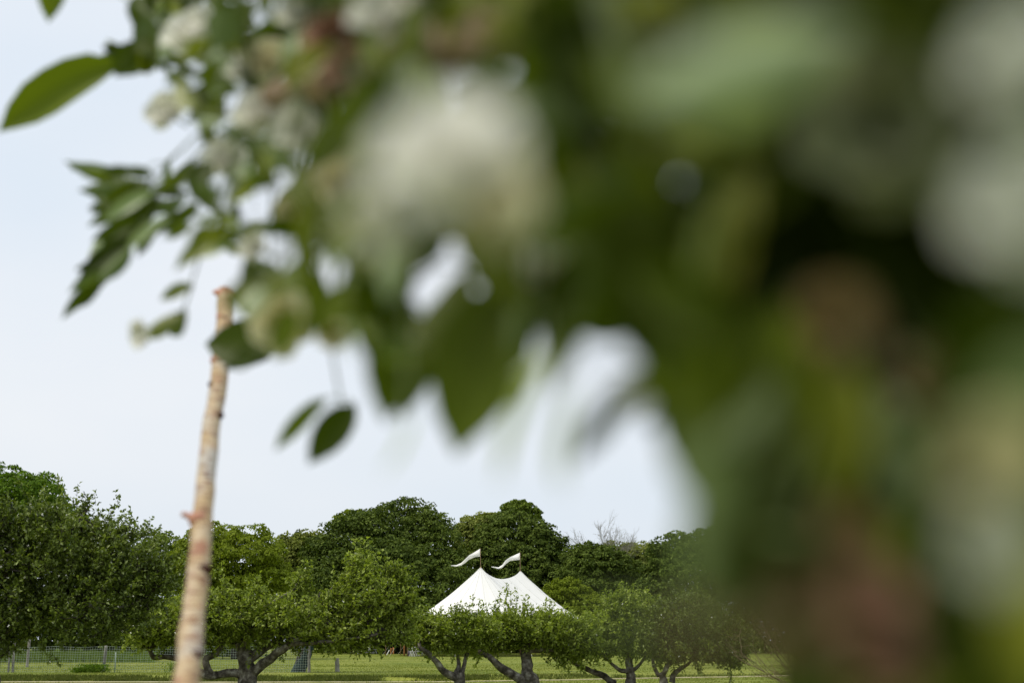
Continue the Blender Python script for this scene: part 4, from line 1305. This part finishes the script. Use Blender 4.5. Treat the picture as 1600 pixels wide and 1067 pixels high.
rs = random.Random(21)
ROSES = [
    (692, 212, 0.34, 104, 'white', 'biggest white rose, large and blurred left of centre near the top', (-0.2, -0.9, 0.5), 0.75),
    (765, 290, 0.40, 78, 'cream', 'cream rose overlapping the lower right of the biggest white rose', (0.3, -0.8, 0.1), 0.7),
    (598, 345, 0.45, 60, 'white', 'narrow white rose hanging just below left of the biggest white rose', (-0.4, -0.5, -0.5), 0.4),
    (258, 172, 1.95, 34, 'white', 'small white rosebud at the upper left above the fanning twig', (-0.3, -0.9, 0.2), 0.5),
    (352, 243, 1.7, 34, 'white', 'white rosebud above the fan of leaves, near the left gaps', (0, -0.9, 0.3), 0.5),
    (415, 165, 1.45, 48, 'white', 'dim white rose between the yellow leaves and the salmon blossoms', (-0.1, -0.8, 0.5), 0.7),
    (300, 40, 1.8, 50, 'white', 'white rose at the top left edge beside the hanging leaves', (-0.2, -0.8, 0.5), 0.7),
    (525, 278, 1.15, 46, 'cream', 'cream rose directly left of the biggest white rose', (-0.2, -0.9, 0.2), 0.6),
    (440, 505, 1.38, 46, 'cream', 'cream rose just right of the birch pole top', (-0.1, -0.9, -0.2), 0.6),
    (222, 522, 1.95, 26, 'white', 'lowest and leftmost pale bud against the sky', (-0.7, -0.7, -0.2), 0.3),
    (420, 85, 1.5, 40, 'cream', 'yellowish cream rose at the upper left among lime leaves', (0, -0.9, 0.5), 0.7),
    (605, 10, 0.95, 60, 'white', 'pale rose at the top edge right of the salmon blossoms', (-0.2, -0.9, 0.4), 0.7),
    (520, 520, 1.2, 28, 'cream', 'small peach cream bud hanging below the arch near the free leaf pair', (0, -0.8, -0.5), 0.3),
    (690, 530, 0.95, 36, 'cream', 'cream bud among the sky gaps under the biggest white rose', (0.2, -0.8, -0.4), 0.3),
    (860, 440, 0.85, 60, 'white', 'dim white rose below and right of the biggest white rose', (0.1, -0.9, -0.1), 0.7),
    (1390, 185, 0.42, 118, 'green', 'grey green rose with painted shade and a dark centre at the upper right', (-0.1, -1, -0.15), 0.9),
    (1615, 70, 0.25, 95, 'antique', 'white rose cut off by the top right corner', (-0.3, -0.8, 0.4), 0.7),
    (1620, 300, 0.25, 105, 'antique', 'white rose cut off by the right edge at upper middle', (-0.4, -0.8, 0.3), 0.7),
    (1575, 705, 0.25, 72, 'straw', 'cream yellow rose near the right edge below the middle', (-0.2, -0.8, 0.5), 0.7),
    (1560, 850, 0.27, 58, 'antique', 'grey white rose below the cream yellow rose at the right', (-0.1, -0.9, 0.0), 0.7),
    (468, 195, 1.3, 40, 'white', 'grey white rose tucked under the salmon blossoms', (0, -0.9, 0.1), 0.7),
    (375, 105, 1.65, 30, 'white', 'pale bud between the top left rose and the yellowish cream rose', (0, -0.9, 0.4), 0.5),
    (470, 15, 1.35, 38, 'white', 'pale rose at the top edge left of the salmon blossoms', (0, -0.9, 0.4), 0.6),
    (455, 330, 1.35, 26, 'cream', 'small cream bud just above the large sky gap by the pole', (0, -0.9, 0.2), 0.4),
    (395, 385, 1.6, 24, 'white', 'small white bud over the pale fan of leaves above the pole top', (-0.3, -0.9, 0.1), 0.4),
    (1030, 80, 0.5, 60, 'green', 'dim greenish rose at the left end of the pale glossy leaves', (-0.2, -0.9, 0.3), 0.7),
]
ROSE_SPOTS = [(r[0], r[1], r[2], r[3]) for r in ROSES] + [(1320, 690, 0.43, 75), (1080, 120, 0.40, 100), (1250, 70, 0.40, 90), (515, 40, 1.05, 42), (545, 95, 1.02, 45), (510, 125, 1.1, 34), (1310, 490, 0.45, 75), (1370, 930, 0.36, 60), (1390, 1020, 0.36, 55), (1480, 590, 0.42, 50)]


def fill(n, xr, yr, Lm, depthf, kinds, backf=(0.0, 0.25), margin=6):
    c = 0; tries = 0
    while c < n and tries < n * 60:
        tries += 1
        x = rs.uniform(*xr); y = rs.uniform(*yr)
        if not inside(x, y): continue
        Y = depthf(x) * (1 + rs.uniform(*backf))
        L = Lm * rs.uniform(0.7, 1.25) / mpp(Y)
        a = rs.uniform(0, 2 * math.pi) if rs.random() < 0.4 else math.radians(rs.gauss(112, 40))
        dx, dy = math.cos(a) * L, math.sin(a) * L
        wd = 0.09 * L
        ok = True
        for u in (0.0, 0.25, 0.5, 0.75, 1.0):
            xx, yy = x + dx * (u - 0.5), y + dy * (u - 0.5)
            if not inside(xx, yy) and yy > -340 and xx < 1650: ok = False; break
            if gap_hit(xx, yy, margin + wd * math.sin(math.pi * u)): ok = False; break
        if not ok: continue
        for (rx, ry, rY, rr) in ROSE_SPOTS:
            if Y < rY + 0.02 and min(math.hypot(x + dx * u - rx, y + dy * u - ry) for u in (-0.5, -0.25, 0, 0.25, 0.5)) < rr * 0.85:
                Y = rY * (1.06 + rs.uniform(0, 0.2)) + 0.02
        k = rs.choices(['g', 'y', 'p', 'd', 'n'], (list(kinds) + [0, 0])[:5])[0]
        LEAVES.append((x - dx / 2, y - dy / 2, x + dx / 2, y + dy / 2, Y, Y * (1 + rs.uniform(-0.03, 0.03)), k, rs.uniform(-0.9, 0.9)))
        c += 1


fill(320, (215, 640), (-120, 560), 0.042, depth_at, (0.30, 0.30, 0.10, 0.06, 0.24), (-0.05, 0.30), -2)
fill(230, (230, 640), (-120, 560), 0.028, depth_at, (0.58, 0.28, 0.14), (-0.05, 0.30), -3)
fill(150, (520, 1150), (-240, 720), 0.055, depth_at, (0.62, 0.24, 0.12, 0.02), (-0.05, 0.45), 0)
fill(270, (520, 1200), (-140, 760), 0.034, depth_at, (0.62, 0.24, 0.12, 0.02), (0.0, 0.5), 0)
fill(260, (1000, 1720), (-350, 1150), 0.050, depth_at, (0.36, 0.05, 0.02, 0.57), (0.0, 0.9), 2)  # includes unseen leaves above the frame, added to shade the right side
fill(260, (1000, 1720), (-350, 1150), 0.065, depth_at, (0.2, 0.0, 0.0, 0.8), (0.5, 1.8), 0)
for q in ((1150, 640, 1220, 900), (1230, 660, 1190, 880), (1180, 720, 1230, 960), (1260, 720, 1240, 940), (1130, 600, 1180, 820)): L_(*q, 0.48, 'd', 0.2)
for q in ((240, 300, 160, 340, 'q'), (265, 340, 190, 390, 'q'), (300, 330, 250, 370, 'n'), (225, 265, 160, 275, 'n'), (350, 300, 290, 290, 'g'), (190, 345, 135, 415, 'q'), (285, 270, 240, 300, 'n'), (200, 310, 135, 300, 'q'),
          (330, 350, 290, 400, 'y'), (360, 330, 330, 390, 'y'), (470, 430, 400, 455, 'y'), (500, 430, 480, 500, 'g'), (470, 380, 480, 450, 'y'), (540, 440, 500, 520, 'g'), (420, 440, 380, 500, 'p'), (395, 440, 345, 480, 'y'),
          (490, 300, 470, 380, 'y'), (460, 290, 480, 350, 'g'), (370, 440, 390, 500, 'g'), (460, 480, 430, 560, 'g'), (180, 95, 150, 110, 'g'), (330, 60, 280, 100, 'y'), (350, 90, 310, 150, 'g')):
    L_(q[0], q[1], q[2], q[3], depth_at(q[0]) * 0.98, q[4], random.uniform(-0.3, 0.4))
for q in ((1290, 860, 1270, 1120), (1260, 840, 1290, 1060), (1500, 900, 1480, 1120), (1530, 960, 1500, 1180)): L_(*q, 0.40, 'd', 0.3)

spray_obj, spray_leaves = [], [[] for _ in SPRAYS]
for lf in LEAVES:
    mx_, my_ = (lf[0] + lf[2]) / 2, (lf[1] + lf[3]) / 2
    k = min(range(len(SPRAYS)), key=lambda i: (SPRAYS[i][0] - mx_) ** 2 + (SPRAYS[i][1] - my_) ** 2)
    spray_leaves[k].append(lf)
camv = Vector((0, 0, EYE))
for k, (sx, sy, lb) in enumerate(SPRAYS):
    ls = spray_leaves[k]
    if not ls: continue
    cx = sum(l[0] for l in ls) / len(ls); cy = sum(l[1] for l in ls) / len(ls); cY = sum(l[4] for l in ls) / len(ls)
    cen = P(cx, cy, cY)
    root = min([bp_[i].lerp(bp_[i + 1], u / 5) for i in range(len(bp_) - 1) for u in range(6)] + [pp.lerp(q0, .5), q0, q0.lerp(q1, .5), q1, q1.lerp(q2, .5), q2], key=lambda b: (b - cen).length)
    t = empty('leafy_spray', root, lb, 'foliage', 'leafy sprays tied to the flower arch')
    A, B, RA = [], [], []
    nst = [root.lerp(cen, u / 4) + Vector((0, 0, 0.02 * math.sin(u / 4 * math.pi))) for u in range(5)]
    for a, b in zip(nst[:-1], nst[1:]): A.append(a[:]); B.append(b[:]); RA.append(0.0016)
    for (bx_, by_, tx_, ty_, Y, Yt, kind, roll) in ls:
        b = P(bx_, by_, Y); tip = P(tx_, ty_, Yt)
        ax = tip - b; L = ax.length; ax.normalize()
        view = (camv - b).normalized()
        nrm = (view - ax * view.dot(ax)).normalized()
        nrm = (nrm + Vector((0, 0, 0.45))); nrm = (nrm - ax * nrm.dot(ax)).normalized()
        nrm = Matrix.Rotation(roll, 3, ax) @ nrm
        if rs.random() < 0.3: nrm = -nrm
        s = ax.cross(nrm)
        mesh = rs.choice(LM[kind])
        mat = Matrix(((s.x, ax.x, nrm.x, b.x), (s.y, ax.y, nrm.y, b.y), (s.z, ax.z, nrm.z, b.z), (0, 0, 0, 1))) @ Matrix.Diagonal((L, L, L, 1))
        o = bpy.data.objects.new('leaf', mesh); C.objects.link(o)
        o.parent = t; o.matrix_parent_inverse = Matrix.Translation(t.location).inverted(); o.matrix_basis = mat
        j = min(range(len(nst)), key=lambda q: (nst[q] - b).length)
        m_ = nst[j].lerp(b, 0.6) + Vector((0, 0, 0.1 * (nst[j] - b).length))
        A += [nst[j][:], m_[:]]; B += [m_[:], b[:]]; RA += [0.0011, 0.0009]
    V, Q = segs_arrays(A, B, RA, np.array(RA) * 0.9, 5)
    link('stem', mesh_np('stem', V, Q, M['stem']), t)


# roses -------------------------------------------------------------------
def petal_mesh(name, mat, cup=0.5, wdt=0.9):
    V, Fc = [], []
    n = 6
    for i in range(n + 1):
        u = i / n
        wd = wdt * (0.25 + 0.75 * math.sin(math.pi * (0.15 + 0.62 * u))) * (1 if u < 0.9 else 0.82)
        for k in range(n + 1):
            v = (k / n - 0.5) * 2
            x = wd * v * 0.6
            z = u * 0.9
            y = cup * (u ** 0.6) * 0.55 - 0.35 * v * v * wd * 0.6 + (0.22 * (u - 0.75) ** 2 * 6 if u > 0.75 else 0)
            V.append((x, y, z + 0.03 * math.sin(v * 5 + u * 3) * u))
    for i in range(n):
        for k in range(n):
            a = i * (n + 1) + k
            Fc.append((a, a + 1, a + n + 2, a + n + 1))
    return mesh_py(name, V, Fc, mat, True)


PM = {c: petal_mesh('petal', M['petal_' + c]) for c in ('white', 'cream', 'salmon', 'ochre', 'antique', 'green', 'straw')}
V, Fc = [], []
for j in range(4):
    for k in range(8):
        a = 2 * math.pi * k / 8
        r = (0.05, 0.22, 0.26, 0.10)[j]; z = (-0.18, -0.08, 0.04, 0.12)[j]
        V.append((r * math.cos(a), r * math.sin(a), z))
for j in range(3):
    for k in range(8):
        k2 = (k + 1) % 8
        Fc.append((j * 8 + k, j * 8 + k2, (j + 1) * 8 + k2, (j + 1) * 8 + k))
CAL = mesh_py('calyx', V, Fc, M['sepal'], True)


def rose(px, py, Y, r_px, col, label, tilt=(0.2, -0.7, 0.5), open_=0.6, name='rose', cat='rose', group='roses on the flower arch'):
    c = P(px, py, Y)
    R = r_px * mpp(Y)
    ax = Vector(tilt).normalized()
    rot = ax.to_track_quat('Z', 'Y').to_matrix().to_4x4()
    t = empty(name, c, label, cat, group)
    t.matrix_world = Matrix.Translation(c - ax * R * 0.4) @ rot
    rg = random.Random(int(px * 7 + py))
    for ring, (n, rad, sc, lean) in enumerate(((3, 0.04, 0.66, 0.05), (4, 0.12, 0.85, 0.30), (5, 0.2, 1.0, 0.62), (5, 0.24, 1.1, 1.0))):
        for k in range(n):
            a = 2 * math.pi * (k + 0.5 * ring) / n + rg.uniform(-0.15, 0.15)
            o = bpy.data.objects.new('petal', PM[col]); C.objects.link(o); o.parent = t
            le = lean * open_ * 1.5 + rg.uniform(-0.08, 0.08)
            o.matrix_basis = Matrix.Rotation(a, 4, 'Z') @ Matrix.Translation((0, rad * R, 0)) @ Matrix.Rotation(-le, 4, 'X') @ Matrix.Diagonal((sc * R * 0.95, sc * R * 0.95, sc * R * 0.95, 1))
    o = bpy.data.objects.new('calyx', CAL); C.objects.link(o); o.parent = t
    o.matrix_basis = Matrix.Diagonal((R, R, R, 1))
    base = c - ax * R * 0.5
    V, Q = segs_arrays([base[:]], [(base - ax * 0.05 + Vector((0, 0, 0.01)))[:]], [0.0016], [0.0016], 6)
    st = link('stem', mesh_np('stem', V, Q, M['stem']))
    st.parent = t; st.matrix_parent_inverse = (Matrix.Translation(c - ax * R * 0.4) @ rot).inverted()
    return t


for a_ in ROSES: rose(*a_)
G2 = 'small dusty blossoms on the flower arch'


def bl(px, py, Y, r, col, lb):
    rose(px, py, Y, r, col, lb, (random.uniform(-.3, .3), -0.8, random.uniform(0, .5)), 0.8, 'blossom_cluster', 'blossom', G2)


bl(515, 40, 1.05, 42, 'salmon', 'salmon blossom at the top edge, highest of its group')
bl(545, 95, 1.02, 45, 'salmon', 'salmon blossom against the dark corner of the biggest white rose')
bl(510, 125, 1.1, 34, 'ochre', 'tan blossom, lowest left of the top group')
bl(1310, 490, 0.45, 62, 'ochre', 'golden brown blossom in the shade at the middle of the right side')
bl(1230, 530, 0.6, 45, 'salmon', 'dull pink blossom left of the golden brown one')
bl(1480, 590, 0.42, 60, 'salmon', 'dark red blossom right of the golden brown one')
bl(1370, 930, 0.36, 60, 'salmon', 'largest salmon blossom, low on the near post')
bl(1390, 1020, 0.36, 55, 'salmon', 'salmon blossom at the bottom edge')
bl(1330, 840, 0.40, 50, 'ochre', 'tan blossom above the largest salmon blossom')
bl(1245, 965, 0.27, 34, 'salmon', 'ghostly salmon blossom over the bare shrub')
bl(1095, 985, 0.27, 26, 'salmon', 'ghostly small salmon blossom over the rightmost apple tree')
